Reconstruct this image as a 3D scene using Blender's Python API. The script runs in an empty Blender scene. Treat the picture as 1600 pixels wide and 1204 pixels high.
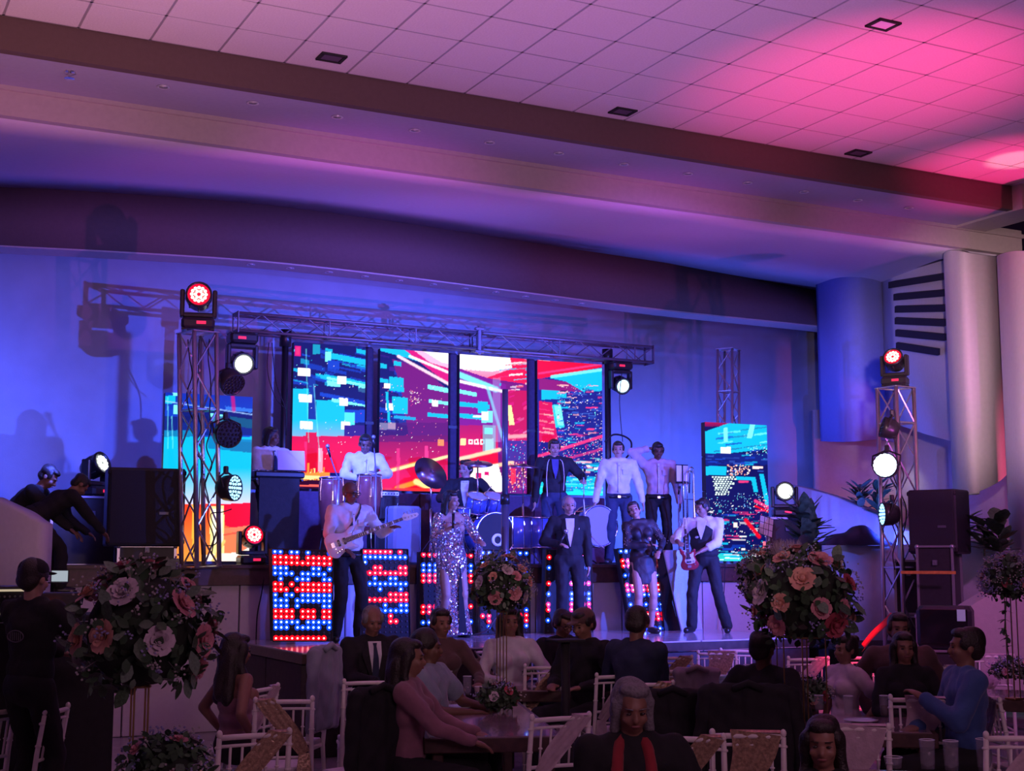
import bpy, math, random
import numpy as np
from mathutils import Vector, Matrix, Quaternion
random.seed(7)
SC = bpy.context.scene
COL = SC.collection
PI = math.pi
# ---------------------------------------------------------------- camera
FPX = 2150.0
TH = math.atan(273/2150)
HD = math.radians(27.1)
CH = 1.85
cam_data = bpy.data.cameras.new('camera'); cam = bpy.data.objects.new('camera', cam_data); COL.objects.link(cam)
cam_data.sensor_width = 36; cam_data.lens = FPX/1600*36; cam_data.clip_end = 200
cam.location = (0, 0, CH); cam.rotation_euler = (PI/2+TH, 0, -HD)
SC.camera = cam
SC.view_settings.view_transform = 'Standard'; SC.view_settings.look = 'None'
SC.view_settings.exposure = 0.0; SC.view_settings.gamma = 1.0; SC.view_settings.use_curve_mapping = False
W = bpy.data.worlds.new('hall_dark'); SC.world = W; W.use_nodes = True
W.node_tree.nodes['Background'].inputs[0].default_value = (0.30, 0.10, 0.42, 1)
W.node_tree.nodes['Background'].inputs[1].default_value = 0.012
# survey helpers: where a sight line meets a real plane (used to measure the room, all things get real places and sizes)
_c, _s = math.cos(TH), math.sin(TH)
FW = (math.sin(HD), math.cos(HD)); RT = (math.cos(HD), -math.sin(HD))
def atD(px, py, d):
    u = (px-800)/FPX; v = (602-py)/FPX; k = d/(_c-v*_s)
    return Vector((FW[0]*d+RT[0]*u*k, FW[1]*d+RT[1]*u*k, CH+(_s+v*_c)*k))
def atY(px, py, Y): return atD(px, py, Y/atD(px, py, 1.)[1])
def atZ(px, py, z): return atD(px, py, (z-CH)/(atD(px, py, 1.)[2]-CH))
def dist(p): return p[0]*FW[0]+p[1]*FW[1]
# ---------------------------------------------------------------- lights of the hall, with unseen washes added
def aim(o, t):
    o.rotation_euler = (Vector(t)-o.location).to_track_quat('-Z', 'Y').to_euler()
def spot(name, loc, tgt, col, watts, deg, blend=.6, rad=.08):
    l = bpy.data.lights.new(name, 'SPOT'); l.color = col; l.energy = watts; l.spot_size = math.radians(deg); l.spot_blend = blend; l.shadow_soft_size = rad
    o = bpy.data.objects.new(name, l); COL.objects.link(o); o.location = loc; aim(o, tgt); return o
def area(name, loc, tgt, col, watts, sx, sy):
    l = bpy.data.lights.new(name, 'AREA'); l.shape = 'RECTANGLE'; l.size = sx; l.size_y = sy; l.color = col; l.energy = watts
    o = bpy.data.objects.new(name, l); COL.objects.link(o); o.location = loc; aim(o, tgt); return o
BLUE = (.075, .115, 1.0); MAG = (1.0, .03, .22)
# blue washes on the stage wall: par at the left tower, unseen hall spots throwing the truss shadows, wing washes
spot('light_blue_hall_right', (11.6, 8.8, 2.5), (5.8, 18.9, 3.1), BLUE, 6800, 54, .75, .04)
spot('light_par_blue_left', (4.6, 14.6, 3.9), (12.0, 18.9, 1.6), BLUE, 1500, 84, .75, .05)
spot('light_blue_hall', (8.6, 6.0, 4.3), (8.2, 18.9, 2.0), BLUE, 3000, 50, .6, .06)
spot('light_blue_leftwall', (2.6, 14.6, 3.4), (-.3, 18.9, 2.6), BLUE, 1050, 100, .8, .1)
spot('light_blue_rightwing', (12.6, 13.8, 2.2), (15.2, 18.5, 3.4), (.05, .10, 1.0), 480, 80, .8, .1)
# unseen up-spots added in the hall to light the vault and the tile ceiling
for _k, (_x, _e) in enumerate(((1.0, 300), (4.6, 900), (8.2, 800), (11.4, 560))):
    spot('light_vault_%d' % _k, (_x, 8.9, 1.9), (_x+.5, 16.3, 6.45), (.80, .12, .86), _e*1.0, 46, .9, .03)
for _k, (_x, _col, _e) in enumerate(((.6, (1., .42, .52), 760), (3.8, (.72, .24, .80), 400), (7.4, (.72, .24, .80), 380), (11.6, (1., .20, .42), 110))):
    spot('light_ceiling_%d' % _k, (_x, 8.4, 1.3), (_x, 9.3, 6.4), _col, _e, 96, .9, .03)
spot('light_warm_riser', (3.5, 2.5, 2.6), (5.0, 12.9, 6.2), (1.0, .60, .62), 520, 76, .9, .2)
spot('light_warm_right', (4.0, 3.5, 3.0), (14.9, 14.4, 4.7), (1.0, .62, .68), 4600, 18, .7, .1)
spot('light_pillar_pink', (12.4, 9.0, 1.2), (14.4, 13.2, 2.6), (1.0, .12, .28), 1100, 46, .9, .1)
spot('light_magenta_a', (8.4, 7.0, 1.2), (8.9, 9.7, 6.4), MAG, 1900, 40, 1., .03)
spot('light_magenta_b', (12.0, 10.0, 2.6), (12.15, 11.15, 6.4), MAG, 900, 40, 1., .03)
spot('light_hot_panel', (12.0, 10.0, 2.6), (12.1, 10.95, 6.4), (1., .6, .6), 420, 12, .6, .02)
spot('light_red_stage', (3.3, 13.7, 1.7), (5.1, 14.3, 2.2), (1.0, .02, .08), 60, 36, .8, .05)
_p = atD(1392, 700, 22.6); spot('light_niche', _p, _p+Vector((0, .25, -2)), (.9, .85, .75), 20, 120, .9, .05)
_p = atD(1548, 742, 18.2); spot('light_under_column', _p, _p+Vector((.1, .3, -2)), (.75, .85, 1.), 45, 130, .9, .05)
area('light_hall_fill', (3.0, -1.6, 4.5), (8.0, 10.0, .8), (.82, .40, .62), 120, 4, 2)
spot('light_front_magenta', (9.5, 3.5, 5.9), (10.4, 14.8, .5), (.80, .22, .85), 1700, 40, .9, .3)
spot('light_red_chairs', atD(1330, 930, 12.6), atD(1330, 1010, 13.1), (1., .02, .06), 60, 75, .9, .03)
spot('light_blue_fill_right', (12.25, 16.6, 1.95), (12.6, 19.0, 3.6), (.07, .14, 1.), 520, 125, .9, .04)  # unseen lamp added to brighten the wall right of the screen

# ---------------------------------------------------------------- materials
MATS = {}
def mat(name, col, rough=.6, metal=0., emit=0., ecol=None, noise=0., nscale=20., bump=0., bscale=80., coat=0., trans=0., sheen=0., alpha=1.):
    if name in MATS: return MATS[name]
    m = bpy.data.materials.new(name); m.use_nodes = True; nt = m.node_tree; b = nt.nodes['Principled BSDF']
    c = (*col, 1)
    b.inputs['Base Color'].default_value = c; b.inputs['Roughness'].default_value = rough; b.inputs['Metallic'].default_value = metal
    if coat: b.inputs['Coat Weight'].default_value = coat
    if trans: b.inputs['Transmission Weight'].default_value = trans
    if sheen: b.inputs['Sheen Weight'].default_value = sheen
    if alpha < 1: b.inputs['Alpha'].default_value = alpha
    if emit:
        b.inputs['Emission Color'].default_value = (*(ecol or col), 1); b.inputs['Emission Strength'].default_value = emit
    tc = nt.nodes.new('ShaderNodeTexCoord')
    if noise:
        n = nt.nodes.new('ShaderNodeTexNoise'); n.inputs['Scale'].default_value = nscale; n.inputs['Detail'].default_value = 4
        r = nt.nodes.new('ShaderNodeValToRGB')
        r.color_ramp.elements[0].position = .3; r.color_ramp.elements[1].position = .7
        r.color_ramp.elements[0].color = (*[max(0, v*(1-noise)) for v in col], 1); r.color_ramp.elements[1].color = (*[min(1, v*(1+noise)) for v in col], 1)
        nt.links.new(tc.outputs['Object'], n.inputs['Vector']); nt.links.new(n.outputs['Fac'], r.inputs[0]); nt.links.new(r.outputs[0], b.inputs['Base Color'])
    if bump:
        n2 = nt.nodes.new('ShaderNodeTexNoise'); n2.inputs['Scale'].default_value = bscale; n2.inputs['Detail'].default_value = 3
        bp = nt.nodes.new('ShaderNodeBump'); bp.inputs['Strength'].default_value = bump; bp.inputs['Distance'].default_value = .01
        nt.links.new(tc.outputs['Object'], n2.inputs['Vector']); nt.links.new(n2.outputs['Fac'], bp.inputs['Height']); nt.links.new(bp.outputs[0], b.inputs['Normal'])
    MATS[name] = m; return m
# ---------------------------------------------------------------- mesh builder
class MB:
    def __init__(s): s.v = []; s.f = []
    def add(s, vs, fs, M=None):
        o = len(s.v)
        if M is not None: vs = [M @ Vector(v) for v in vs]
        s.v += [tuple(v) for v in vs]; s.f += [tuple(i+o for i in f) for f in fs]; return s
    def box(s, c, d, M=None):
        x, y, z = c; a, b, e = d[0]/2, d[1]/2, d[2]/2
        vs = [(x+i*a, y+j*b, z+k*e) for k in (-1, 1) for j in (-1, 1) for i in (-1, 1)]
        return s.add(vs, [(0, 2, 3, 1), (4, 5, 7, 6), (0, 1, 5, 4), (2, 6, 7, 3), (0, 4, 6, 2), (1, 3, 7, 5)], M)
    def bbox(s, c, d, bev=.01, M=None):       # box with chamfered edges
        x, y, z = c; a, b, e = d[0]/2, d[1]/2, d[2]/2; q = min(bev, a*.49, b*.49, e*.49)
        def ring(zz, i): return [(x-a+i+q, y-b+i, zz), (x+a-i-q, y-b+i, zz), (x+a-i, y-b+i+q, zz), (x+a-i, y+b-i-q, zz), (x+a-i-q, y+b-i, zz), (x-a+i+q, y+b-i, zz), (x-a+i, y+b-i-q, zz), (x-a+i, y-b+i+q, zz)]
        rs = [ring(z-e, q*.6), ring(z-e+q, 0), ring(z+e-q, 0), ring(z+e, q*.6)]
        return s.loft(rs, True, True, M)
    def loft(s, rings, closed=True, caps=True, M=None):
        n = len(rings[0]); vs = [p for r in rings for p in r]; fs = []
        for i in range(len(rings)-1):
            for j in range(n if closed else n-1):
                k = (j+1) % n; fs.append((i*n+j, i*n+k, (i+1)*n+k, (i+1)*n+j))
        if caps: fs.append(tuple(range(n-1, -1, -1))); fs.append(tuple((len(rings)-1)*n+j for j in range(n)))
        return s.add(vs, fs, M)
    def cone(s, p0, p1, r0, r1=None, n=8, caps=True, M=None):
        p0 = Vector(p0); p1 = Vector(p1); r1 = r0 if r1 is None else r1
        d = (p1-p0); q = d.to_track_quat('Z', 'Y') if d.length > 1e-9 else Quaternion()
        rs = [[p + q @ Vector((r*math.cos(2*PI*i/n), r*math.sin(2*PI*i/n), 0)) for i in range(n)] for p, r in ((p0, r0), (p1, r1))]
        return s.loft(rs, True, caps, M)
    def tube(s, pts, r, n=6, M=None, caps=True):
        pts = [Vector(p) for p in pts]; rs = []
        for i, p in enumerate(pts):
            d = (pts[min(i+1, len(pts)-1)]-pts[max(i-1, 0)]); q = d.to_track_quat('Z', 'Y'); rr = r[i] if isinstance(r, (list, tuple)) else r
            if i and False: pass
            rs.append((p, q, rr))
        # keep ring frames untwisted
        out = []; prev = None
        for p, q, rr in rs:
            t = q @ Vector((0, 0, 1))
            if prev is None: x = q @ Vector((1, 0, 0))
            else:
                x = prev - t*prev.dot(t)
                x = x.normalized() if x.length > 1e-6 else q @ Vector((1, 0, 0))
            prev = x; y = t.cross(x)
            out.append([p + (x*math.cos(2*PI*i/n)+y*math.sin(2*PI*i/n))*rr for i in range(n)])
        return s.loft(out, True, caps, M)
    def lathe(s, prof, n=16, M=None, caps=True):
        rs = [[(r*math.cos(2*PI*i/n), r*math.sin(2*PI*i/n), z) for i in range(n)] for r, z in prof]
        return s.loft(rs, True, caps, M)
    def ell(s, c, r, R=None, n=14, m=9):
        c = Vector(c); vs = []; fs = []
        for i in range(1, m):
            a = PI*i/m
            for j in range(n):
                b = 2*PI*j/n; p = Vector((r[0]*math.sin(a)*math.cos(b), r[1]*math.sin(a)*math.sin(b), r[2]*math.cos(a)))
                vs.append(c + (R @ p if R is not None else p))
        t = Vector((0, 0, r[2])); t = R @ t if R is not None else t
        vs.append(c+t); vs.append(c-t); T = len(vs)-2
        for i in range(m-2):
            for j in range(n):
                k = (j+1) % n; fs.append((i*n+j, (i+1)*n+j, (i+1)*n+k, i*n+k))
        for j in range(n):
            k = (j+1) % n; fs.append((T, j, k)); fs.append((T+1, (m-2)*n+k, (m-2)*n+j))
        return s.add(vs, fs)
    def cap(s, p0, p1, r0, r1, n=10):
        s.cone(p0, p1, r0, r1, n); s.ell(p0, (r0,)*3, None, n, 6); s.ell(p1, (r1,)*3, None, n, 6); return s
    def prism(s, poly, y0, y1, M=None):       # polygon in xz, extruded along y
        n = len(poly); rs = [[(x, y, z) for x, z in poly] for y in (y0, y1)]
        return s.loft(rs, True, True, M)
    def mesh(s, name, m, smooth=False):
        me = bpy.data.meshes.new(name); me.from_pydata(s.v, [], s.f); me.update()
        if m is not None: me.materials.append(m)
        if smooth: me.polygons.foreach_set('use_smooth', [True]*len(me.polygons))
        return me
def link(name, me, parent=None, loc=None):
    o = bpy.data.objects.new(name, me); COL.objects.link(o)
    if parent: o.parent = parent
    if loc is not None: o.location = loc
    return o
def ob(name, mb, m, parent=None, smooth=False, bevel=0, solid=0, sub=0):
    o = link(name, mb.mesh(name, m, smooth), parent)
    if solid: q = o.modifiers.new('s', 'SOLIDIFY'); q.thickness = solid; q.offset = -1
    if bevel: q = o.modifiers.new('b', 'BEVEL'); q.width = bevel; q.segments = 2; q.limit_method = 'ANGLE'
    if sub: q = o.modifiers.new('u', 'SUBSURF'); q.levels = sub; q.render_levels = sub
    return o
def tag(o, label=None, cat=None, group=None, kind=None):
    if label: o['label'] = label
    if cat: o['category'] = cat
    if group: o['group'] = group
    if kind: o['kind'] = kind
    return o
def thing(name, label, cat, loc=(0, 0, 0), rz=0., group=None, rot=None):
    o = bpy.data.objects.new(name, None); COL.objects.link(o); o.empty_display_size = .1
    o.location = loc; o.rotation_euler = rot or (0, 0, rz)
    return tag(o, label, cat, group)
def struct(name, mb, m, **k):
    return tag(ob(name, mb, m, **k), kind='structure')
def dup(root, loc, rz=None, label=None, rot=None, scale=None):
    r = root.copy(); COL.objects.link(r); r.location = loc
    if rz is not None: r.rotation_euler = (0, 0, rz)
    if rot is not None: r.rotation_euler = rot
    if scale: r.scale = (scale,)*3
    if label: r['label'] = label
    for ch in list(root.children):
        c = ch.copy(); COL.objects.link(c); c.parent = r
        for g in list(ch.children):
            d = g.copy(); COL.objects.link(d); d.parent = c
    return r
def facecam(x, y): return math.atan2(-y, -x) + PI/2      # yaw that turns local -Y to the audience camera side
# ================================================================ ROOM
M_ceil = mat('ceiling_tile_board', (.62, .58, .60), .85, noise=.06, nscale=60, bump=.5, bscale=140)
M_grid = mat('ceiling_grid_metal', (.35, .33, .36), .5, .3)
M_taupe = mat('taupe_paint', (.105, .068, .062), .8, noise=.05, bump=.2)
M_cream = mat('cream_paint', (.42, .37, .36), .75, noise=.04, bump=.15)
M_white = mat('white_paint', (.66, .64, .68), .75, noise=.03, bump=.1)
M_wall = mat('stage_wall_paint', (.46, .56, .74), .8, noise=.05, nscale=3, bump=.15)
M_floor = mat('polished_floor_tile', (.30, .28, .30), .18, noise=.15, nscale=2, bump=.05, bscale=8)
M_black = mat('black_gloss', (.012, .012, .015), .35)
M_mblack = mat('black_matte', (.014, .013, .016), .75, noise=.2, bump=.2)
M_dwood = mat('dark_wood', (.055, .03, .025), .35, noise=.4, nscale=8)
m_black = M_black; m_mblack = M_mblack
ZC = 6.38; YE = 11.8
# floor tiles 0.6 m: real recessed joints near, as tile parts under floor slab
fl = struct('floor', MB().box((7.5, 9.5, -.06), (21, 23, .10)), mat('floor_grout', (.10, .09, .10), .7, noise=.1))
tm = MB().bbox((0, 0, -.005), (1.19, 1.19, .012), .003).mesh('floor_tile', M_floor)
for ix in range(0, 9):
    for iy in range(3, 11):
        link('floor_tile', tm, fl, (ix*1.2+.6, iy*1.2+.6, 0))
link_rest = MB()
for ix in range(-3, 15):
    for iy in range(-2, 18):
        if 0 <= ix < 9 and 3 <= iy < 11: continue
        link_rest.box((ix*1.2+.6, iy*1.2+.6, -.005), (1.19, 1.19, .012))
tag(ob('floor_tile_field', link_rest, M_floor, fl), kind='stuff')
# suspended tile ceiling over the hall, slightly lowered joints
ce = struct('ceiling', MB().box((6.6, 4.4, ZC+.09), (13.4, 14.9, .06)), M_grid)
T = .6096
tl = MB().bbox((0, 0, .02), (T-.016, T-.016, .04), .006).mesh('ceiling_tile', M_ceil)
for i in range(0, 22):
    for j in range(0, 8):
        x = .02+i*T+T/2; y = YE-.02-j*T-T/2
        link('ceiling_tile', tl, ce, (x, y, ZC+random.uniform(-.002, .002)))
rest = MB()
for i in range(0, 22):
    for j in range(8, 24): rest.box((.02+i*T+T/2, YE-.02-j*T-T/2, ZC+.02), (T-.016, T-.016, .04))
tag(ob('ceiling_tile_field', rest, M_ceil, ce), kind='stuff')
gr = MB()
for i in range(0, 23): gr.box((.02+i*T, YE-7.3, ZC+.012), (.022, 14.6, .02))
for j in range(0, 25): gr.box((6.6, YE-.02-j*T, ZC+.012), (13.3, .022, .02))
ob('ceiling_grid', gr, M_grid, ce)
# beam one: dark fascia, soffit, cream riser, and the vaulted stage ceiling
def strip(rows, M_, name, thick=.08, **k):           # rows = list of polylines (same length)
    mb = MB(); mb.loft([[tuple(p) for p in r] for r in rows], False, False)
    o = struct(name, mb, M_, smooth=k.get('smooth', False)); q = o.modifiers.new('s', 'SOLIDIFY'); q.thickness = thick; q.offset = k.get('off', 0); return o
XL, XR = -2.5, 13.3
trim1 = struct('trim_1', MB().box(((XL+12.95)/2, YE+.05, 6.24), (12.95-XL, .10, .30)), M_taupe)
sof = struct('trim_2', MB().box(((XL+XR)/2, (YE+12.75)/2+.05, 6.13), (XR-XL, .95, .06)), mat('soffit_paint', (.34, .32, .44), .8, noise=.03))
struct('trim_3', MB().box(((XL+XR+.8)/2, 12.82, 6.0), (XR+.8-XL, .10, .34)).box(((XL+XR+.8)/2, 12.80, 6.085), (XR+.8-XL, .14, .05)), M_cream)
# notch where the hall beam meets the right pillar
struct('trim_4', MB().box((13.15, 12.2, 6.24), (.5, 1.1, .34)), M_cream)
dl = MB().lathe([(.055, 0), (.06, -.006), (.045, -.008), (.04, .0)], 14); dlm = dl.mesh('rim', mat('downlight_rim', (.7, .7, .75), .3, .6), True)
dli = MB().lathe([(.038, -.004), (.03, .0), (.001, .001)], 14).mesh('lens', mat('downlight_glass', (.5, .5, .55), .2), True)
def downlight(p, label, grp):
    t = thing('recessed_downlight', label, 'ceiling light', p, 0, grp)
    link('rim', dlm, t); link('lens', dli, t)
ORD = ['first', 'second', 'third', 'fourth', 'fifth', 'sixth', 'seventh', 'eighth', 'ninth', 'tenth', 'eleventh', 'twelfth']
g1 = 'unlit downlights in the soffit along the hall beam'
for px, py in ((255, 135), (395, 160), (527, 182), (648, 203), (765, 222), (873, 239), (975, 256), (1075, 271), (1168, 285), (1256, 299), (1340, 312), (1420, 324)):
    p = atZ(px, py, 6.1); p.z = 6.098
    _n1 = globals().get('_n1', 0)+1; downlight(p, 'small unlit round downlight in the soffit behind the hall beam, %s from the left' % ORD[_n1-1], g1)
# ceiling sprinkler/hook left
p = atZ(109, 112, 6.1)
t = thing('ceiling_sprinkler', 'small metal sprinkler head hanging from the soffit at far left', 'sprinkler', (p.x, p.y, 6.1))
m_ch = mat('chrome', (.75, .75, .8), .2, 1.)
ob('stem', MB().cone((0, 0, 0), (0, 0, -.05), .018, .014), m_ch, t)
ob('deflector', MB().lathe([(.012, -.05), (.045, -.06), (.045, -.064), (.005, -.066)], 12), m_ch, t)
ob('escutcheon', MB().lathe([(.05, 0), (.045, -.01), (.01, -.012)], 12), m_ch, t)
# square recessed lights in tile ceiling
for px, py, lb, lit in ((518, 89, 'small dark square recessed light in the tile ceiling, leftmost of four', 0), (973, 173, 'small dark square recessed light in the tile ceiling above the middle of the stage', 0),
                        (1380, 37, 'square recessed light with a pale glass centre, nearest in the tile ceiling', 1), (1341, 238, 'small dark square recessed light in the tile ceiling beside the magenta spot', 0)):
    p = atZ(px, py, ZC); p.z = ZC-.002
    t = thing('square_ceiling_light', lb, 'ceiling light', p)
    fr = MB(); w = .105
    for sx, sy, dx, dy in ((0, 1, 2*w+.03, .03), (0, -1, 2*w+.03, .03), (1, 0, .03, 2*w), (-1, 0, .03, 2*w)): fr.box((sx*w, sy*w*.8, -.006), (dx, dy*.8, .02))
    ob('frame', fr, M_mblack, t)
    ob('diffuser', MB().box((0, 0, 0), (2*w, 1.6*w, .012)), mat('pale_glass', (.75, .7, .85), .3) if lit else mat('dim_glass', (.10, .07, .12), .3), t)
# stage fascia (bowed in plan) : measured along its lower edge
FZ0, FZ1 = 5.83, 6.62
fx = [(-1.5, 18.9), (0.6, 18.55), (2.0, 18.25), (3.5, 17.9), (5.2, 17.62), (7.1, 17.68), (9.2, 17.9), (12.1, 18.2), (15.3, 18.3), (17.6, 18.5)]
def smooth_pts(P, n=6):
    out = []
    for i in range(len(P)-1):
        p0 = P[max(i-1, 0)]; p1 = P[i]; p2 = P[i+1]; p3 = P[min(i+2, len(P)-1)]
        for k in range(n):
            t = k/n; out.append(tuple(.5*((2*p1[a])+(-p0[a]+p2[a])*t+(2*p0[a]-5*p1[a]+4*p2[a]-p3[a])*t*t+(-p0[a]+3*p1[a]-3*p2[a]+p3[a])*t**3) for a in range(len(p1))))
    out.append(tuple(P[-1])); return out
fxs = smooth_pts(fx)
ftop = [(x, y+.0+max(0, (2.5-x)*.13)+max(0, (x-12)*.16), FZ1) for x, y in fxs]
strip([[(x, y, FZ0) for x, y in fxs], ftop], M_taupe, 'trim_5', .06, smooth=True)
# soffit under the fascia with small downlights
strip([[(x, y, FZ0) for x, y in fxs], [(x, y+.42, FZ0) for x, y in fxs]], M_cream, 'trim_6', .04)
strip([[(x, y+.42, FZ0) for x, y in fxs], [(x, y+.42, FZ0+.5) for x, y in fxs]], M_cream, 'trim_7', .04)
g2 = 'row of small downlights under the bowed stage fascia'
for px, py in ((398, 409), (463, 413), (525, 419), (585, 424), (643, 429), (700, 434), (755, 439), (807, 444), (857, 450), (907, 455), (951, 460)):
    p = atZ(px, py, FZ0-.02); p.z = FZ0-.019; p.y = min(fxs, key=lambda q: abs(q[0]-p.x))[1]+.21
    _n2 = globals().get('_n2', 0)+1; downlight(p, 'small round downlight under the bowed stage fascia, %s from the left' % ORD[_n2-1], g2)
# vaulted ceiling between riser and fascia
r0 = [(x, 12.86, 5.86) for x, y, z in ftop]
rows = [r0]
for k in (.25, .5, .75, 1.0):
    rows.append([(x, 12.86+(y-12.86)*k, 5.86+(FZ1-5.86)*(k**.8)) for x, y, z in ftop])
strip(rows, mat('vault_plaster', (.60, .56, .66), .8, noise=.03, bump=.1), 'ceiling_vault', .05, smooth=True)
# back wall of stage
YB = 18.95
bw = [(x, y+.9, z) for x, y, z in [(a, b, 0) for a, b in smooth_pts([(-3, 18.6), (2, 18.35), (6, 18.1), (10, 18.15), (17.8, 18.5)])]]
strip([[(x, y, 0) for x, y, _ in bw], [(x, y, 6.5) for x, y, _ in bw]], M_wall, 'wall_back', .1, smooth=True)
# left end of hall and behind the camera (dark, closes the room)
struct('wall_left', MB().box((-3.6, 9, 3.4), (.1, 22, 6.8)), M_white)
struct('wall_front', MB().box((6, -2.6, 3.3), (19.4, .1, 6.6)), M_taupe)
struct('ceiling_left', MB().box((-1.75, 4.6, ZC+.09), (3.7, 14.4, .06)), M_grid)
# ---- right hand sculptural wall
def vwall(name, pts, m, thick=.12, smooth=True, cols=None):   # pts: (px, ytop, ybot, D)
    top = []; bot = []
    for px, yt, yb, d in pts:
        pm = atD(px, (yt+yb)/2, d); zt = atD(px, yt, d).z; zb = atD(px, yb, d).z
        top.append((pm.x, pm.y, zt)); bot.append((pm.x, pm.y, zb))
    mb = MB().loft([bot, top], False, False)
    o = struct(name, mb, m, smooth=smooth); q = o.modifiers.new('s', 'SOLIDIFY'); q.thickness = thick; q.offset = -1; return o
def cr(P, n=5): return smooth_pts(P, n)
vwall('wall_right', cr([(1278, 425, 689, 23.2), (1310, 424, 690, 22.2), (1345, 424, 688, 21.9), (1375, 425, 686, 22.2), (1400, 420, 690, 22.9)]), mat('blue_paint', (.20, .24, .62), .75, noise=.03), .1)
vwall('wall_niche', cr([(1275, 640, 900, 23.4), (1330, 640, 900, 23.5), (1400, 640, 900, 23.2), (1450, 640, 900, 22.3), (1520, 640, 900, 20.5), (1590, 640, 900, 19.2)]), M_cream, .1)
vwall('wall_slatted', [(1378, 380, 652, 22.4), (1400, 375, 664, 21.6), (1440, 375, 678, 20.3), (1490, 375, 692, 18.9), (1510, 375, 700, 18.4)], M_white, .1)
# fan of dark slats
sl = thing('wall_louvre', 'fan of seven long dark louvre slats on the upper right wall', 'wall slats', (0, 0, 0))
m_sl = mat('slat_black', (.015, .012, .02), .6)
for (x0, y0, x1, y1) in ((1380, 427, 1480, 399), (1391, 444, 1480, 430), (1399, 463, 1480, 456), (1401, 482, 1480, 480), (1401, 500, 1480, 503), (1402, 519, 1480, 526), (1403, 539, 1469, 549)):
    d0 = 22.0-(x0-1390)*.034; d1 = 22.0-(x1-1390)*.034; h = 5.0
    a = atD(x0, y0-h, d0-.12); b = atD(x1, y1-h, d1-.12); c = atD(x1, y1+h, d1-.12); e = atD(x0, y0+h, d0-.12)
    n = Vector((.35, .9, 0))*.09
    mb = MB(); mb.loft([[a, b, c, e], [a+n, b+n, c+n, e+n]], True, True); ob('slat', mb, m_sl, sl)
# light convex column with swept lower edge
vwall('wall_column', cr([(1481, 388, 768, 18.2), (1490, 390, 773, 17.7), (1510, 393, 771, 17.3), (1535, 397, 762, 17.25), (1556, 400, 750, 17.4), (1570, 402, 736, 17.9)]), M_white, .14)
vwall('wall_pillar', cr([(1571, 400, 1010, 16.9), (1580, 396, 1010, 16.5), (1600, 392, 1010, 16.0), (1640, 392, 1010, 15.6), (1700, 392, 1010, 15.4)]), M_white, .16)
# lintel over column / pillar

# ---- stage
ZS = 1.80; ZP = .97
YS = 15.05
m_st = mat('stage_boards', (.05, .04, .045), .45, noise=.2)
struct('trim_9', MB().box((5.2, YS+.3+1.7, ZS-.03), (14.2, 3.9, .06)), m_st)
struct('trim_10', MB().box((5.2, YS-.01+.06, ZS-.12), (14.2, .14, .2)).box((5.2, YS-.03, ZS-.02), (14.2, .06, .035)), mat('stage_edge_brown', (.10, .055, .06), .45, noise=.2))
m_pan = mat('stage_front_panel', (.58, .52, .60), .6, noise=.03, bump=.05)
bk = struct('wall_stagefront', MB().box((5.2, YS+.16, .8), (14.2, .1, 1.6)), m_st)
for i in range(11):
    ob('front_panel', MB().bbox((-1.85+i*1.24+.61, YS+.08, .79), (1.225, .05, 1.57), .008), m_pan, bk)
ob('front_panel', MB().bbox((12.04, YS+.08, .79), (.48, .05, 1.57), .008), m_pan, bk)
# performers' platform
px0, px1, py0, py1 = 4.24, 10.3, 12.62, 15.02
pf = struct('trim_11', MB().box(((px0+px1)/2, (py0+py1)/2, ZP-.045), (px1-px0, py1-py0, .09)), M_dwood)
n = 8; w = (px1-px0)/n
m_deck = mat('platform_top_laminate', (.45, .42, .46), .12, noise=.05)
for i in range(n): ob('deck_panel', MB().bbox((px0+w*(i+.5), (py0+py1)/2, ZP+.004), (w-.01, py1-py0-.02, .02), .004), m_deck, pf)
m_drk = mat('platform_side_board', (.035, .025, .03), .6, noise=.3)
for i in range(n): ob('side_board', MB().bbox((px0+w*(i+.5), py0+.06, ZP/2-.05), (w-.012, .03, ZP-.11), .004), m_drk, pf)
for i in range(2): ob('side_board', MB().bbox((px0+.05, py0+.65+i*1.2, ZP/2-.05), (.03, 1.18, ZP-.11), .004), m_drk, pf)
# right wing low walls: curved ledge and ramp
vwall('wall_wing', cr([(1286, 850, 1000, 18.9), (1330, 851, 1000, 18.5), (1380, 852, 1000, 18.3), (1420, 850, 1000, 18.0), (1440, 850, 1000, 17.6)]), M_white, .5)
vwall('wall_ramp', cr([(1230, 757, 900, 21.2), (1262, 764, 900, 20.9), (1300, 775, 900, 20.6), (1345, 795, 900, 20.2), (1385, 818, 900, 19.6), (1400, 830, 900, 19.2)]), M_white, .3)
vwall('wall_planter', cr([(1480, 832, 1040, 17.6), (1500, 840, 1040, 17.2), (1530, 852, 1040, 16.9), (1565, 872, 1040, 16.5), (1610, 905, 1040, 15.9)]), M_white, .35)
# pale stair cheek at right
def quad_prism(name, pts, d, m, back=.5):
    P = [atD(x, y, dd) for x, y, dd in pts]; n_ = Vector((FW[0], FW[1], 0))*back
    return struct(name, MB().loft([P, [p+n_ for p in P]], True, True), m)
quad_prism('trim_12', [(1490, 962, 15.0), (1545, 929, 15.0), (1640, 880, 15.0), (1640, 1100, 15.0), (1490, 1100, 15.0)], 0, M_cream, .4)
# left ramp wall
vwall('wall_rampleft', cr([(-30, 775, 1000, 13.6), (0, 789, 1000, 13.5), (30, 803, 1000, 13.4), (56, 818, 1000, 13.35)]), M_white, .25)
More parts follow.
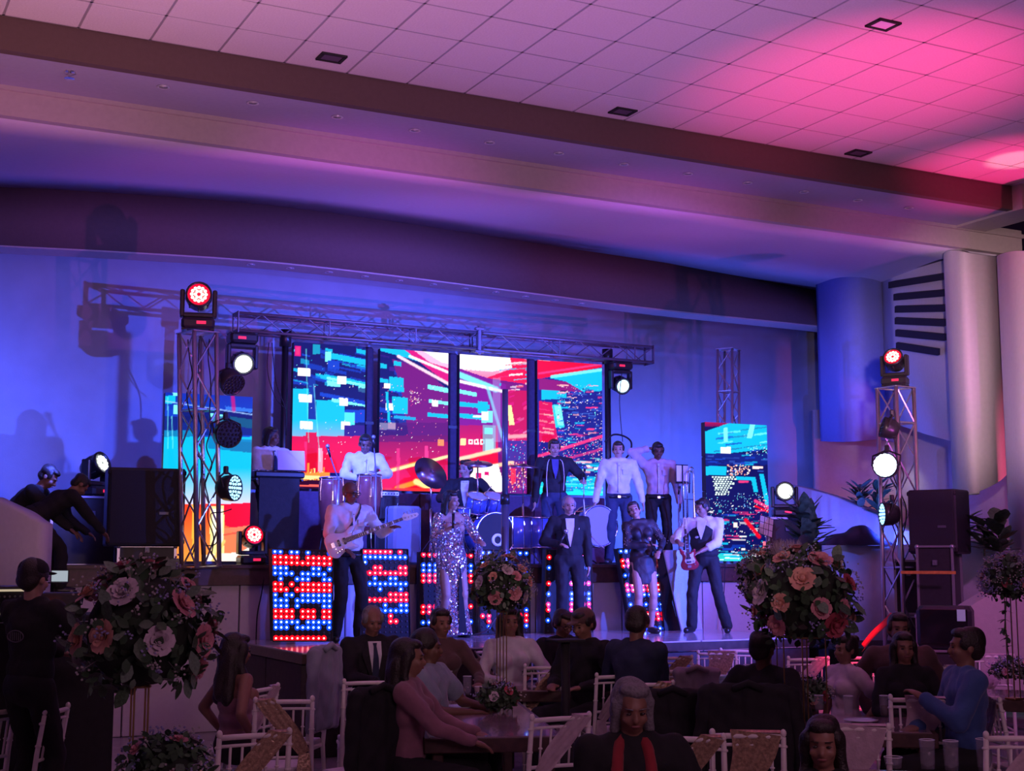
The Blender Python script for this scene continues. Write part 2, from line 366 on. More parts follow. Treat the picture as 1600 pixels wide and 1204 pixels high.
# ================================================================ LED SCREENS
rng = np.random.default_rng(5)
def canvas(w, h, c): a = np.zeros((h, w, 3)); a[:] = c; return a
class Cv:
    def __init__(s, x0, y0, x1, y1, c, k=2): s.k = k; s.x0 = x0; s.y0 = y0; s.a = canvas(int((x1-x0)*k), int((y1-y0)*k), c); s.X, s.Y = np.meshgrid(np.arange(s.a.shape[1])/k+x0, np.arange(s.a.shape[0])/k+y0)
    def rect(s, x0, y0, x1, y1, c, sl=0., al=1.):      # sl = shear dy/dx
        yy = s.Y-(s.X-x0)*sl; m = (s.X >= x0) & (s.X < x1) & (yy >= y0) & (yy < y1); s.a[m] = s.a[m]*(1-al)+np.array(c)*al
    def par(s, x0, y0, x1, y1, c, sh=0., al=1.):       # sh = shear dx/dy
        xx = s.X-(s.Y-y0)*sh; m = (xx >= x0) & (xx < x1) & (s.Y >= y0) & (s.Y < y1); s.a[m] = s.a[m]*(1-al)+np.array(c)*al
    def poly(s, P, c, al=1.):
        m = np.zeros(s.X.shape, bool); n = len(P)
        for i in range(n):
            (xa, ya), (xb, yb) = P[i], P[(i+1) % n]
            if ya == yb: continue
            q = ((ya > s.Y) != (yb > s.Y)) & (s.X < (xb-xa)*(s.Y-ya)/(yb-ya)+xa); m ^= q
        s.a[m] = s.a[m]*(1-al)+np.array(c)*al
    def grad(s, x0, y0, x1, y1, c0, c1, al=1.):
        m = (s.X >= x0) & (s.X < x1) & (s.Y >= y0) & (s.Y < y1); t = np.clip((s.Y-y0)/(y1-y0), 0, 1)[..., None]
        g = np.array(c0)*(1-t)+np.array(c1)*t; s.a[m] = s.a[m]*(1-al)+g[m]*al
    def line(s, x0, y0, x1, y1, w, c, al=1.):
        dx, dy = x1-x0, y1-y0; L = math.hypot(dx, dy); t = np.clip(((s.X-x0)*dx+(s.Y-y0)*dy)/L/L, 0, 1)
        d = np.hypot(s.X-x0-t*dx, s.Y-y0-t*dy); g = (np.clip(1-(d-w/2)/(w*.4+.4), 0, 1)*al)[..., None]; s.a = s.a*(1-g)+np.array(c)*g
    def dots(s, x0, y0, x1, y1, n, cols, r=.9):
        r *= 1.35; n = int(n*1.3)
        for _ in range(n):
            x = rng.uniform(x0, x1); y = rng.uniform(y0, y1); rr = r*rng.uniform(.5, 1.3); c = cols[rng.integers(len(cols))]
            ix = int((x-s.x0)*s.k); iy = int((y-s.y0)*s.k); q = max(1, int(rr*s.k))
            s.a[max(0, iy):iy+q, max(0, ix):ix+q] = c
    def streaks(s, x0, y0, x1, y1, n, cols, sl, lmin=8, lmax=30, wmax=4):
        for _ in range(n):
            x = rng.uniform(x0-10, x1); y = rng.uniform(y0, y1); L = rng.uniform(lmin, lmax); w = rng.uniform(.8, wmax); xa = max(x, x0); xb = min(x+L, x1)
            if xb > xa: s.rect(xa, y, xb, y+w, cols[rng.integers(len(cols))], sl, rng.uniform(.5, 1))
NV = (.02, .03, .22); CY = (.02, .62, .85); LC = (.35, .95, 1.); BL = (.03, .14, .65); RD = (.85, .01, .06); PK = (.95, .12, .35); WH = (1., .95, .95); OR = (1., .42, .10); YE_ = (1., .85, .45); PU = (.16, .02, .24); MG = (.75, .03, .30)
A = Cv(450, 534, 946, 772, NV)
# --- first screen
A.streaks(455, 540, 572, 600, 40, [BL, CY, NV, BL], .22, 10, 50, 8)
A.rect(489, 538, 500, 553, (.03, .45, .6)); A.par(461, 540, 470, 556, MG); A.par(463, 542, 468, 554, (1, .1, .3))
A.rect(508, 549, 572, 558, CY, .2); A.rect(508, 549, 517, 565, LC); A.rect(512, 562, 530, 575, BL, .1)
A.rect(507, 584, 572, 592, CY, .2); A.rect(511, 588, 572, 592, LC, .2); A.rect(560, 602, 572, 611, LC, .2)
A.rect(455, 600, 572, 612, NV, .05, .8); A.rect(511, 594, 532, 602, LC, .1)
A.rect(456, 607, 482, 680, CY); A.par(481, 590, 492, 690, (.03, .10, .45), .03); A.rect(494, 625, 538, 682, CY); A.grad(456, 655, 545, 682, CY, (.35, .55, .75))
A.rect(518, 619, 572, 627, LC, .15); A.rect(500, 612, 572, 618, BL, .2); A.rect(538, 640, 572, 660, BL); A.rect(538, 644, 554, 664, (.2, .8, .85))
for x, y in ((465, 574), (467, 615), (469, 657), (527, 587), (530, 621), (533, 658)): A.rect(x, y, x+(20 if x < 500 else 14), y+12, WH, .08)
A.rect(538, 664, 572, 681, (.1, .05, .35))
A.grad(450, 681, 572, 738, (.75, 0, .10), (1., .02, .04)); A.rect(478, 675, 495, 740, (.75, .01, .05)); A.rect(497, 700, 504, 738, (.95, .5, .6))
A.line(478, 545, 482, 690, .8, LC, .5); A.line(490, 600, 500, 720, .8, LC, .5); A.par(476, 690, 480, 735, PK, -.03, .6)
for i in range(60):
    x = rng.uniform(455, 505); A.rect(x, 748-abs(rng.normal())*9, x+2.2, 750, [OR, YE_, OR][rng.integers(3)])
A.rect(455, 740, 515, 749, OR, -.05); A.rect(455, 743, 500, 748, YE_); A.rect(450, 750, 575, 772, (.10, .0, .05)); A.rect(462, 757, 500, 760, (1, .25, .2))
A.dots(460, 560, 570, 640, 120, [LC, WH, CY], .6); A.dots(505, 640, 570, 720, 90, [WH, PK, LC], .6)
# --- second
A.rect(592, 536, 702, 680, NV); A.streaks(592, 545, 660, 680, 40, [BL, (.05, .1, .4), (.12, .04, .35)], .2, 10, 40, 8)
A.poly([(592, 538), (625, 541), (660, 566), (640, 560), (592, 547)], CY)
A.poly([(625, 540), (702, 545), (702, 600), (668, 575)], MG); A.poly([(640, 542), (702, 546), (702, 575), (672, 566)], (1, .6, .75)); A.poly([(655, 544), (702, 547), (702, 568), (690, 566)], WH)
A.poly([(612, 560), (660, 575), (702, 610), (702, 690), (640, 690), (625, 600)], (.30, .03, .28)); A.line(622, 556, 702, 600, 3, (1, .75, .8)); A.line(640, 556, 702, 582, 2.5, WH)
A.rect(594, 567, 604, 574, CY, .2); A.rect(615, 563, 627, 570, CY, .2)
A.rect(608, 588, 631, 610, CY, .08); A.rect(613, 619, 637, 645, CY, .08); A.rect(593, 590, 607, 596, CY, .2); A.rect(600, 598, 610, 606, WH, .1); A.rect(603, 629, 614, 640, WH, .1); A.par(602, 612, 606, 660, CY, .08)
A.rect(615, 648, 650, 653, (.05, .5, .75), .1); A.rect(593, 660, 618, 671, (.55, .75, .8)); A.rect(606, 661, 618, 670, WH)
A.rect(668, 600, 702, 607, LC, .2); A.rect(670, 623, 702, 628, LC, .15); A.rect(668, 644, 702, 650, CY, .1); A.rect(675, 624, 684, 634, WH, .1)
A.grad(592, 680, 702, 772, (.40, .01, .16), (1., .02, .08)); A.rect(592, 660, 702, 690, (.18, .02, .22), 0, .6)
A.line(600, 737, 655, 722, 4, OR); A.line(600, 737, 702, 712, 3, YE_); A.line(620, 762, 660, 750, 5, OR); A.line(650, 752, 690, 770, 6, YE_); A.rect(592, 762, 702, 772, (.9, .1, .1)); A.rect(664, 696, 669, 716, PK)
A.rect(684, 686, 694, 696, OR); A.par(620, 700, 625, 765, PK, -.02, .6); A.dots(592, 600, 702, 720, 160, [WH, PK, (1, .5, .5)], .7); A.dots(640, 610, 655, 630, 30, [(1, .6, .5), WH], 1.)
# --- third
A.rect(704, 536, 825, 772, (.3, .03, .3)); A.grad(704, 536, 825, 590, WH, (1, .35, .5)); A.poly([(704, 545), (825, 552), (808, 572), (770, 580), (704, 575)], WH); A.poly([(795, 549), (826, 552), (826, 600), (760, 590), (800, 575)], (.9, .03, .12))
A.poly([(718, 575), (790, 600), (800, 690), (718, 690)], (.35, .03, .4)); A.line(718, 585, 775, 608, 6, LC); A.line(718, 595, 790, 612, 3, WH)
A.rect(718, 608, 745, 614, LC, .2); A.rect(718, 627, 765, 634, CY, .1); A.rect(747, 626, 762, 645, CY, .1); A.rect(718, 645, 770, 652, CY, .1); A.rect(752, 642, 770, 660, LC); A.rect(752, 643, 763, 656, WH); A.line(740, 650, 755, 650, 2, WH)
A.grad(718, 664, 778, 735, (.55, .02, .2), (1, .02, .08)); A.rect(719, 685, 728, 695, YE_)
for x in (732, 741, 750): A.rect(x, 686, x+7, 694, WH); A.rect(x+2, 688, x+5, 692, RD)
A.rect(754, 664, 774, 705, (.3, .6, .75), 0, .7); A.rect(757, 668, 770, 678, LC); A.rect(758, 685, 772, 704, (.55, .75, .8))
A.line(720, 716, 780, 702, 4, (1, .75, .55)); A.line(735, 734, 800, 722, 4, (1, .7, .5)); A.poly([(735, 732), (778, 724), (790, 768), (735, 768)], WH); A.rect(743, 738, 752, 746, MG, .1); A.rect(757, 736, 764, 742, MG, .1)
A.line(760, 600, 790, 700, 3, LC, .6); A.rect(770, 590, 782, 690, (.55, .5, .8), 0, .4); A.streaks(780, 560, 825, 610, 24, [PK, WH, RD, CY], -.1, 10, 40, 4)
A.rect(790, 610, 825, 690, (.65, .02, .15)); A.streaks(790, 605, 825, 690, 30, [PK, MG, (.8, .3, .5)], -.4, 4, 12, 5); A.par(791, 633, 799, 664, YE_, .15); A.line(792, 682, 826, 680, 4, (1, .5, .5))
A.rect(790, 688, 825, 720, (.15, .08, .4)); A.dots(790, 686, 825, 768, 90, [CY, LC, PK, WH], 1.); A.rect(798, 732, 806, 755, (1, .1, .1)); A.dots(792, 722, 824, 765, 60, [(1, .3, .2), (1, .6, .5), RD], 1.6)
# --- fourth
A.rect(838, 536, 946, 772, (.05, .06, .38)); A.poly([(838, 550), (946, 560), (946, 572), (838, 592)], (.9, .01, .08)); A.rect(873, 556, 892, 561, OR); A.line(842, 583, 944, 568, 2, PK); A.rect(842, 558, 860, 562, (1, .6, .6), .1)
A.poly([(860, 590), (946, 574), (946, 610), (912, 612), (885, 596)], CY); A.line(862, 588, 940, 577, 3, LC); A.rect(846, 605, 885, 624, CY, -.05); A.poly([(842, 590), (885, 596), (912, 612), (842, 608)], (.4, .04, .3))
A.poly([(842, 626), (862, 628), (872, 690), (842, 690)], (.75, .02, .15)); A.streaks(842, 628, 866, 680, 16, [PK, (1, .5, .5)], .15, 8, 25, 3); A.par(862, 632, 876, 668, (.1, .7, .8), .17); A.par(866, 634, 876, 664, LC, .17)
A.streaks(870, 600, 944, 700, 120, [BL, CY, (.1, .2, .6), PK, (1, .6, .6), (.02, .02, .2)], -.03, 4, 20, 3); A.dots(868, 600, 944, 700, 260, [LC, WH, (.4, .5, 1), (1, .7, .8)], .9)
A.line(842, 712, 944, 680, 3, PK); A.line(842, 728, 944, 700, 2.5, PK, .6); A.dots(842, 685, 944, 720, 160, [PK, (1, .5, .6), WH, MG], 1.)
A.streaks(842, 715, 944, 750, 90, [CY, BL, WH, (.9, .5, .6), LC], .02, 6, 24, 3.5); A.grad(842, 744, 944, 772, (.02, .5, .8), (.05, .9, .85)); A.streaks(842, 744, 944, 768, 40, [LC, CY, (.05, .3, .7)], .02, 10, 40, 3); A.dots(842, 700, 944, 765, 120, [WH, LC, PK], .8)
# --- left side screen
B = Cv(250, 606, 392, 882, BL, 2)
B.grad(250, 606, 392, 640, (.03, .08, .55), (.02, .12, .6)); B.rect(255, 618, 274, 630, CY); B.rect(270, 613, 283, 618, LC); B.rect(271, 632, 283, 647, LC); B.rect(284, 640, 392, 660, (.02, .05, .3)); B.rect(328, 645, 352, 657, LC, .12); B.rect(352, 634, 392, 640, (.1, .3, .8), .1); B.rect(360, 650, 392, 664, (.02, .55, .6), .15)
B.rect(250, 650, 392, 680, (.02, .04, .25), 0, .7); B.rect(250, 672, 300, 684, (.02, .35, .6)); B.rect(250, 682, 392, 755, (.01, .62, .82)); B.rect(360, 688, 392, 704, (.05, .45, .55), .08); B.rect(325, 680, 392, 700, (.02, .25, .55), .1, .7)
B.grad(250, 730, 392, 788, (.01, .62, .85), (.75, .75, .95)); B.line(262, 620, 262, 700, .8, LC, .6); B.line(268, 650, 270, 700, .8, LC, .6); B.line(250, 625, 392, 647, 1, (.5, .7, 1), .8); B.line(363, 615, 365, 640, 4, MG, .7)
B.grad(250, 787, 392, 880, (1., .12, .05), (1., .5, .15)); B.poly([(340, 787), (392, 785), (392, 840), (352, 820)], (.9, .01, .05)); B.rect(328, 790, 350, 880, (1, .85, .45)); B.rect(332, 795, 348, 850, (1, .98, .8)); B.rect(350, 825, 392, 880, (1, .35, .2), -.12); B.poly([(320, 866), (375, 862), (392, 852), (392, 882), (320, 882)], (1, .9, .8)); B.rect(300, 787, 308, 880, (1, .6, .15)); B.line(350, 835, 392, 828, 1.5, (1, .2, .15)); B.line(330, 880, 350, 845, 3, (1, .7, .3))
# --- right side screen
Cc = Cv(1096, 654, 1208, 882, NV, 2)
Cc.grad(1096, 654, 1208, 666, (.7, .05, .2), (.3, .02, .2)); Cc.poly([(1140, 660), (1208, 656), (1208, 700), (1100, 712), (1100, 674)], CY); Cc.streaks(1100, 668, 1205, 704, 22, [LC, BL, (.05, .35, .6), CY], -.12, 14, 50, 4); Cc.par(1131, 668, 1137, 690, LC, 0); Cc.par(1172, 662, 1180, 684, LC, -.25)
Cc.rect(1126, 698, 1142, 709, WH); Cc.rect(1100, 708, 1208, 726, (.02, .06, .35)); Cc.streaks(1100, 705, 1205, 740, 36, [BL, CY, (.02, .03, .2), (.1, .2, .6)], 0, 8, 30, 3); Cc.dots(1165, 695, 1205, 712, 50, [WH, LC], .9)
Cc.rect(1100, 728, 1135, 742, CY); Cc.dots(1136, 725, 1172, 742, 60, [(1, .7, .6), (1, .5, .4), WH], 1.4); Cc.rect(1176, 728, 1192, 732, (1, .8, .8)); Cc.rect(1150, 744, 1176, 749, CY, .04); Cc.par(1173, 745, 1180, 768, CY, .18); Cc.par(1186, 740, 1193, 790, CY, .2); Cc.line(1155, 752, 1168, 752, 2, PK)
for j in range(9):
    for i in range(8-j//2): Cc.rect(1112+i*4.6+(j % 2)*2.3+j*.6, 744+j*3.3, 1115+i*4.6+(j % 2)*2.3+j*.6, 746.2+j*3.3, (.85, 1, .95))
Cc.dots(1100, 770, 1205, 800, 150, [WH, LC, (.3, .6, 1)], .9); Cc.line(1180, 782, 1205, 795, 3, PK); Cc.line(1180, 790, 1203, 800, 2, RD); Cc.dots(1180, 780, 1205, 800, 30, [PK, WH], 1.)
Cc.streaks(1100, 795, 1205, 882, 90, [BL, CY, (.1, .2, .6), WH, PK, (.05, .5, .7), (.02, .02, .2)], .03, 5, 26, 3.5); Cc.line(1165, 812, 1186, 838, 4, (.9, .02, .08)); Cc.rect(1124, 816, 1131, 822, (1, .8, .7)); Cc.rect(1146, 816, 1152, 824, (1, .85, .8)); Cc.dots(1108, 800, 1200, 876, 150, [WH, LC, PK, CY], 1.)
Cc.rect(1110, 864, 1180, 878, (.1, .85, .8), .06, .8); Cc.rect(1192, 846, 1200, 880, (1, .3, .4)); Cc.streaks(1108, 862, 1200, 880, 30, [LC, CY, WH, (.8, .4, .6)], .04, 8, 30, 3)
m_led = bpy.data.materials.new('led_screen_light'); m_led.use_nodes = True; nt = m_led.node_tree; nb = nt.nodes['Principled BSDF']
at_ = nt.nodes.new('ShaderNodeAttribute'); at_.attribute_name = 'picture'; nb.inputs['Base Color'].default_value = (.01, .01, .012, 1); nb.inputs['Roughness'].default_value = .5
nt.links.new(at_.outputs['Color'], nb.inputs['Emission Color']); nb.inputs['Emission Strength'].default_value = 1.35; nb.inputs['Specular IOR Level'].default_value = .15
m_cab = mat('screen_cabinet', (.02, .02, .025), .5)
def led_screen(label, x0, x1, z0, z1, Y, cv, tilt=0., nx=110, nz=200, cols=2, rows=4):
    t = thing('led_screen', label, 'screen', ((x0+x1)/2, Y, z0), tilt, None)
    w = x1-x0; h = z1-z0
    xs = np.linspace(-w/2, w/2, nx+1); zs = np.linspace(0, h, nz+1)
    X, Z = np.meshgrid(xs, zs); vs = np.stack([X.ravel(), np.zeros(X.size), Z.ravel()], 1)
    i = np.arange(nz)[:, None]*(nx+1)+np.arange(nx)[None]; fs = np.stack([i, i+1, i+nx+2, i+nx+1], -1).reshape(-1, 4)
    me = bpy.data.meshes.new('display'); me.from_pydata(vs.tolist(), [], fs.tolist()); me.materials.append(m_led)
    # picture content sampled once per LED position (its place on the wall of screens)
    col = np.ones((X.size, 4)); mw = t.location
    ct, st = math.cos(tilt), math.sin(tilt)
    wx = mw.x+vs[:, 0]*ct; wy = mw.y+vs[:, 0]*st; wz = mw.z+vs[:, 2]
    dd = wx*FW[0]+wy*FW[1]; ll = wx*RT[0]+wy*RT[1]; hh = wz-CH
    fw = dd*_c+hh*_s; up = -dd*_s+hh*_c
    px = 800+FPX*ll/fw; py = 602-FPX*up/fw
    ix = np.clip(((px-cv.x0)*cv.k).astype(int), 0, cv.a.shape[1]-1); iy = np.clip(((py-cv.y0)*cv.k).astype(int), 0, cv.a.shape[0]-1)
    col[:, :3] = np.clip(cv.a[iy, ix], 0, 1)**1.55
    ca = me.color_attributes.new('picture', 'FLOAT_COLOR', 'POINT'); ca.data.foreach_set('color', col.ravel().astype(np.float32))
    link('display', me, t)
    for a in range(cols):
        for b in range(rows): ob('cabinet', MB().bbox((-w/2+w/cols*(a+.5), .055, h/rows*(b+.5)), (w/cols-.004, .10, h/rows-.004), .008), m_cab, t)
    return t
YP = 17.4
for (a, b), lb in (((457, 570), 'LED screen panel with cyan blocks over red, leftmost of the four behind the band'), ((593, 700), 'LED screen panel with cyan squares and pink streaks, behind the tilted cymbal'),
                   ((718, 823), 'LED screen panel with white-hot top, behind the blue pole'), ((840, 941), 'LED screen panel with red top and blue city lights, rightmost of the four')):
    led_screen(lb, atY(a, 650, YP).x, atY(b, 650, YP).x, 2.79, 4.73, YP, A)
led_screen('tall LED screen with cyan top and orange bottom on the left stage edge', 3.54, 4.55, 1.84, 3.73, 15.5, B)
led_screen('tall LED screen with cyan and city lights on the right of the stage', 10.9, 11.95, 1.84, 3.73, 15.5, Cc)
# dark covered uprights between the centre screens
m_cloth = mat('drape_dark', (.035, .03, .06), .9, noise=.2, bump=.3, bscale=30)
for (a, b), lb in (((571, 592), 'dark covered upright between the first and second LED screens'), ((701, 717), 'dark covered upright between the second and third LED screens'), ((824, 839), 'dark covered upright between the third and fourth LED screens')):
    xa, xb = atY(a, 650, YP+.05).x, atY(b, 650, YP+.05).x
    if a == 571: xb = xa+(xb-xa)*.62
    t = thing('upright_cover', lb, 'cover', ((xa+xb)/2, YP+.12, ZS)); w = xb-xa
    ob('cloth', MB().bbox((0, 0, 1.97), (w, .12, 1.96), .03), m_cloth, t); ob('binding', MB().box((0, -.065, 1.9), (w+.005, .01, .04)), m_black, t)
# low dark backdrop that carries the screens
t = thing('screen_riser', 'low dark purple riser under the four centre LED screens', 'riser', (0, YP+.06, ZS)); xa, xb = atY(458, 800, YP).x, atY(941, 800, YP).x
for k in range(8):
    x = xa+(xb-xa)*(k+.5)/8; ob('riser_panel', MB().bbox((x, 0, .475), ((xb-xa)/8-.01, .3, .95), .01), mat('riser_cloth', (.10, .06, .13), .85, noise=.15), t)
# side posts of the screen frame
for px, ya, lb in ((446, 527, 'black mast left of the four LED screens'), (949, 556, 'black mast right of the four LED screens')):
    p = atY(px, ya, YP); t = thing('mast', lb, 'mast', (p.x, YP, ZS)); h = p.z-ZS
    ob('tube', MB().cone((0, 0, 0), (0, 0, h), .045, .045, 12), m_black, t, True); ob('sleeve', MB().cone((0, 0, h-.12), (0, 0, h+.1), .08, .08, 12), m_black, t, True); ob('base_plate', MB().bbox((0, 0, .01), (.45, .45, .02)), m_black, t)
# ================================================================ TRUSSES
m_alu = mat('aluminium', (.62, .60, .62), .3, .9)
m_alud = mat('aluminium_dull', (.22, .22, .27), .5, .7)
def truss(name, label, p0, p1, w=.29, r=.022, m=None, seg=None, twist=0., fl=True):
    p0 = Vector(p0); p1 = Vector(p1); d = p1-p0; L = d.length; q = d.to_track_quat('Z', 'Y'); m = m or m_alu
    t = thing(name, label, 'truss', p0); t.rotation_mode = 'QUATERNION'; t.rotation_quaternion = q @ Quaternion((0, 0, 1), twist)
    h = w/2-r; C4 = [(h, h), (-h, h), (-h, -h), (h, -h)]
    for x, y in C4: ob('chord', MB().cone((x, y, 0), (x, y, L), r, r, 8), m, t, True)
    n = seg or max(2, round(L/(w*1.2)))
    for k in range(4):
        a = C4[k]; b = C4[(k+1) % 4]; mb = MB()
        for i in range(n):
            z0 = L*i/n; z1 = L*(i+1)/n; u, v = (a, b) if i % 2 else (b, a)
            mb.cone((*u, z0), (*v, z1), r*.42, r*.42, 5, False)
        for i in range(0, n+1, 4): mb.cone((*a, min(L, max(0, L*i/n))), (*b, min(L, max(0, L*i/n))), r*.5, r*.5, 5, False)
        ob('lacing', mb, m, t)
    if fl:
        for z in (0, L):
            mb = MB()
            for k in range(4): mb.box(((C4[k][0]+C4[(k+1) % 4][0])/2, (C4[k][1]+C4[(k+1) % 4][1])/2, z), (.05 if k % 2 else w, w if k % 2 else .05, .012))
            ob('end_frame', mb, m, t)
    return t
# left tower on the stage edge, slightly out of plumb
TL1 = atY(309, 520, 14.95); TL0 = atY(313, 886, 14.95)
truss('truss_tower', 'aluminium truss tower at the left stage edge topped by a red moving light', TL0, TL1, .34, .026, twist=.35)
# right tower on the floor
TRD = 17.0
TR1 = atD(1399, 606, TRD); TR0 = atD(1416, 1120, TRD); TR0.z = 0.0
truss('truss_tower', 'aluminium truss tower by the right pillar topped by a red moving light', TR0, TR1, .36, .026, twist=.55)
# short tower behind the right screen
a = atY(1138, 880, 16.3); b = atY(1138, 546, 16.3); a.z = ZS
truss('truss_tower', 'short aluminium truss rising behind the right LED screen', a, b, .27, .02, twist=.5)
# horizontal truss over the screens (two runs joined at a clamp)
q0 = atY(368, 514, 17.28); q1 = atY(708, 535, 17.28); q2 = atY(1014, 555, 17.28)
q1 = q0.lerp(q2, (708-368)/(1014-368)*1.03); q0.z = q1.z = q2.z = 4.90
truss('truss_beam', 'left run of the horizontal truss above the LED screens', q0, q1-Vector((.02, 0, 0)), .27, .02, m_alud)
truss('truss_beam', 'right run of the horizontal truss above the LED screens', q1+Vector((.02, 0, 0)), q2, .27, .02, m_alud)
tag(ob('truss_clamp', MB().bbox((q1.x, q1.y-.15, 4.90), (.05, .04, .40)).bbox((q1.x, q1.y-.15, 5.06), (.14, .06, .04)).bbox((q1.x, q1.y-.15, 4.74), (.14, .06, .04)), m_alud), 'upright clamp joining the two runs of the horizontal truss', 'clamp')
# blue-lit pole on the platform
p = atY(789, 990, 14.45); t = thing('pole', 'tall dark pole in front of the third LED screen', 'pole', (p.x, 14.45, ZP)); hh = atY(787, 608, 14.45).z-ZP
m_pole = mat('pole_paint', (.10, .10, .14), .3, .5)
ob('tube', MB().cone((0, 0, 0), (0, 0, hh*.55), .045, .045, 14), m_pole, t, True); ob('tube', MB().cone((0, 0, hh*.55), (0, 0, hh), .036, .036, 14), m_pole, t, True)
ob('collar', MB().cone((0, 0, hh*.53), (0, 0, hh*.57), .055, .055, 14), m_black, t, True)
for k in range(3): a = k*2*PI/3+.5; ob('leg', MB().tube([(0, 0, .35), (.22*math.cos(a), .22*math.sin(a), .06), (.38*math.cos(a), .38*math.sin(a), .015)], .013), m_pole, t, True)
# ================================================================ MOVING HEADS AND PAR CANS
m_hous = mat('lamp_housing', (.02, .02, .022), .35)
def lens_mat(n, col, s): return mat('lens_'+n, (.02, .02, .02), .3, emit=s, ecol=col)
L_red = lens_mat('red_white', (1., .55, .45), 3.2); L_redrim = lens_mat('red_rim', (1., .0, .03), 1.1); L_white = lens_mat('white', (.9, 1., .95), 5.)
L_blue = lens_mat('blue_white', (.45, .75, 1.), 3.); L_bluerim = lens_mat('blue_rim', (.02, .12, 1.), .9); L_off = mat('lens_dark', (.03, .03, .04), .1)
L_disp = lens_mat('display_red', (1., .02, .10), 1.2)
def moving_head(label, loc, yaw, tilt, lens=L_off, rim=None, sc=1., hang=False, group=None, cells=True):
    # local -Y is the beam direction at tilt 0; tilt>0 looks up
    t = thing('moving_head_light', label, 'stage light', loc, yaw, group); t.scale = (sc,)*3
    if hang: t.rotation_euler = (PI, 0, PI+yaw)
    tl = -tilt if hang else tilt
    base = ob('base', MB().bbox((0, 0, .055), (.32, .24, .11), .03), m_hous, t)
    for s in (-1, 1): ob('foot', MB().bbox((s*.13, 0, -.0), (.05, .2, .02)), m_hous, base)
    ob('display', MB().box((.03, -.122, .06), (.09, .004, .03)), L_disp, base)
    yk = MB()
    yk.bbox((0, 0, .14), (.30, .12, .05), .015)
    for s in (-1, 1): yk.bbox((s*.155, 0, .26), (.045, .11, .27), .02)
    ob('yoke', yk, m_hous, t)
    hd = bpy.data.objects.new('head', None)
    R_ = Matrix.Translation((0, 0, .33)) @ Matrix.Rotation(-tl, 4, 'X') @ Matrix.Rotation(PI/2, 4, 'X')      # local z -> beam
    hm = MB().lathe([(.04, -.16), (.085, -.15), (.115, -.10), (.125, -.02), (.12, .06), (.128, .07), (.128, .10), (.112, .10), (.108, .085)], 20, R_)
    for k in range(8): a = 2*PI*k/8; hm.bbox((.118*math.cos(a), .118*math.sin(a), -.02), (.02, .02, .12), .004, R_)
    h = ob('head', hm, m_hous, t, True)
    if rim is not None: ob('lens_rim', MB().lathe([(.108, .088), (.08, .09), (.001, .09)], 20, R_), rim, h)
    if cells:
        mb = MB(); pts = [(0, 0)]+[(.034*math.cos(a), .034*math.sin(a)) for a in [k*PI/3 for k in range(6)]]+[(.068*math.cos(a), .068*math.sin(a)) for a in [k*PI/6 for k in range(12)]]
        for x, y in pts[1:]: mb.lathe([(.0175, .091), (.016, .097), (.008, .101), (.001, .102)], 8, R_ @ Matrix.Translation((x, y, 0)))
        tag(ob('led_cells', mb, lens, h, True), kind='stuff')
    else: ob('lens', MB().lathe([(.096, .088), (.092, .10), (.055, .115), (.001, .122)], 18, R_), lens, h, True)
    return t
def fc(p): return facecam(p.x, p.y)
p = TL1.copy(); moving_head('moving light glowing red on top of the left truss tower', p+Vector((0, 0, .03)), fc(p), .12, L_red, L_redrim, 1.13)
p = TR1.copy(); moving_head('moving light glowing red on top of the right truss tower', p+Vector((0, 0, .03)), fc(p)-.25, .45, L_red, L_redrim, .96)
p = atY(386, 545, 17.05); moving_head('white-beamed moving light hanging below the left end of the horizontal truss', (p.x, 17.28, 4.76), fc(p)+.25, -.25, L_white, None, 1.15, True, cells=False)
p = atY(982, 575, 17.05); moving_head('moving light with small blue lens hanging below the right end of the horizontal truss', (p.x, 17.28, 4.76), fc(p)+.5, -.35, L_blue, None, 1.0, True, cells=False)
p = atY(395, 872, 15.15); moving_head('moving light glowing red on the stage edge beside the left LED screen', (p.x, 15.2, ZS), fc(p)+.3, .25, L_red, L_redrim, .95)
p = atD(148, 775, 16.5); moving_head('white-lensed moving light on the flight case at far left', (p.x, p.y, atD(142, 884, 16.3).z+.82), fc(p)+.9, .35, L_white, None, 1.12, cells=True)
p = atD(1226, 800, 19.15); moving_head('bright white moving light on the flight case right of the right LED screen', (p.x, p.y, atD(1232, 880, 19.0).z+.64), fc(p)+.15, .05, L_white, None, 1.05, cells=False)
def par_can(label, p, yaw, tilt, cell, rim, r=.14):
    t = thing('par_can', label, 'stage light', p, yaw)
    R_ = Matrix.Rotation(-tilt, 4, 'X') @ Matrix.Rotation(PI/2, 4, 'X')
    ob('housing', MB().lathe([(.03, -.16), (r*.7, -.15), (r*.95, -.08), (r, .0), (r, .05), (r*.93, .05), (r*.9, .03)], 20, R_), m_hous, t, True)
    f = ob('lens_plate', MB().lathe([(r*.9, .032), (.001, .034)], 20, R_), rim, t)
    mb = MB()
    for k, n_ in ((0, 1), (.32, 6), (.6, 12), (.84, 16)):
        for i in range(n_):
            a = 2*PI*i/n_; mb.lathe([(r*.115, .035), (r*.1, .042), (.001, .046)], 7, R_ @ Matrix.Translation((r*k*math.cos(a), r*k*math.sin(a), 0)))
    tag(ob('led_cells', mb, cell, t), kind='stuff')
    ob('bracket', MB().tube([(-r*1.08, 0, 0), (-r*1.08, .05, r*.8), (0, .08, r*1.25), (r*1.08, .05, r*.8), (r*1.08, 0, 0)], .012), m_hous, t)
    ob('clamp', MB().bbox((0, .08, r*1.35), (.05, .05, .09)), m_hous, t)
    return t
Lp_blue = lens_mat('par_blue', (.35, .75, 1.), 2.2); Lp_bw = lens_mat('par_white_blue', (.55, .8, 1.), 4.5)
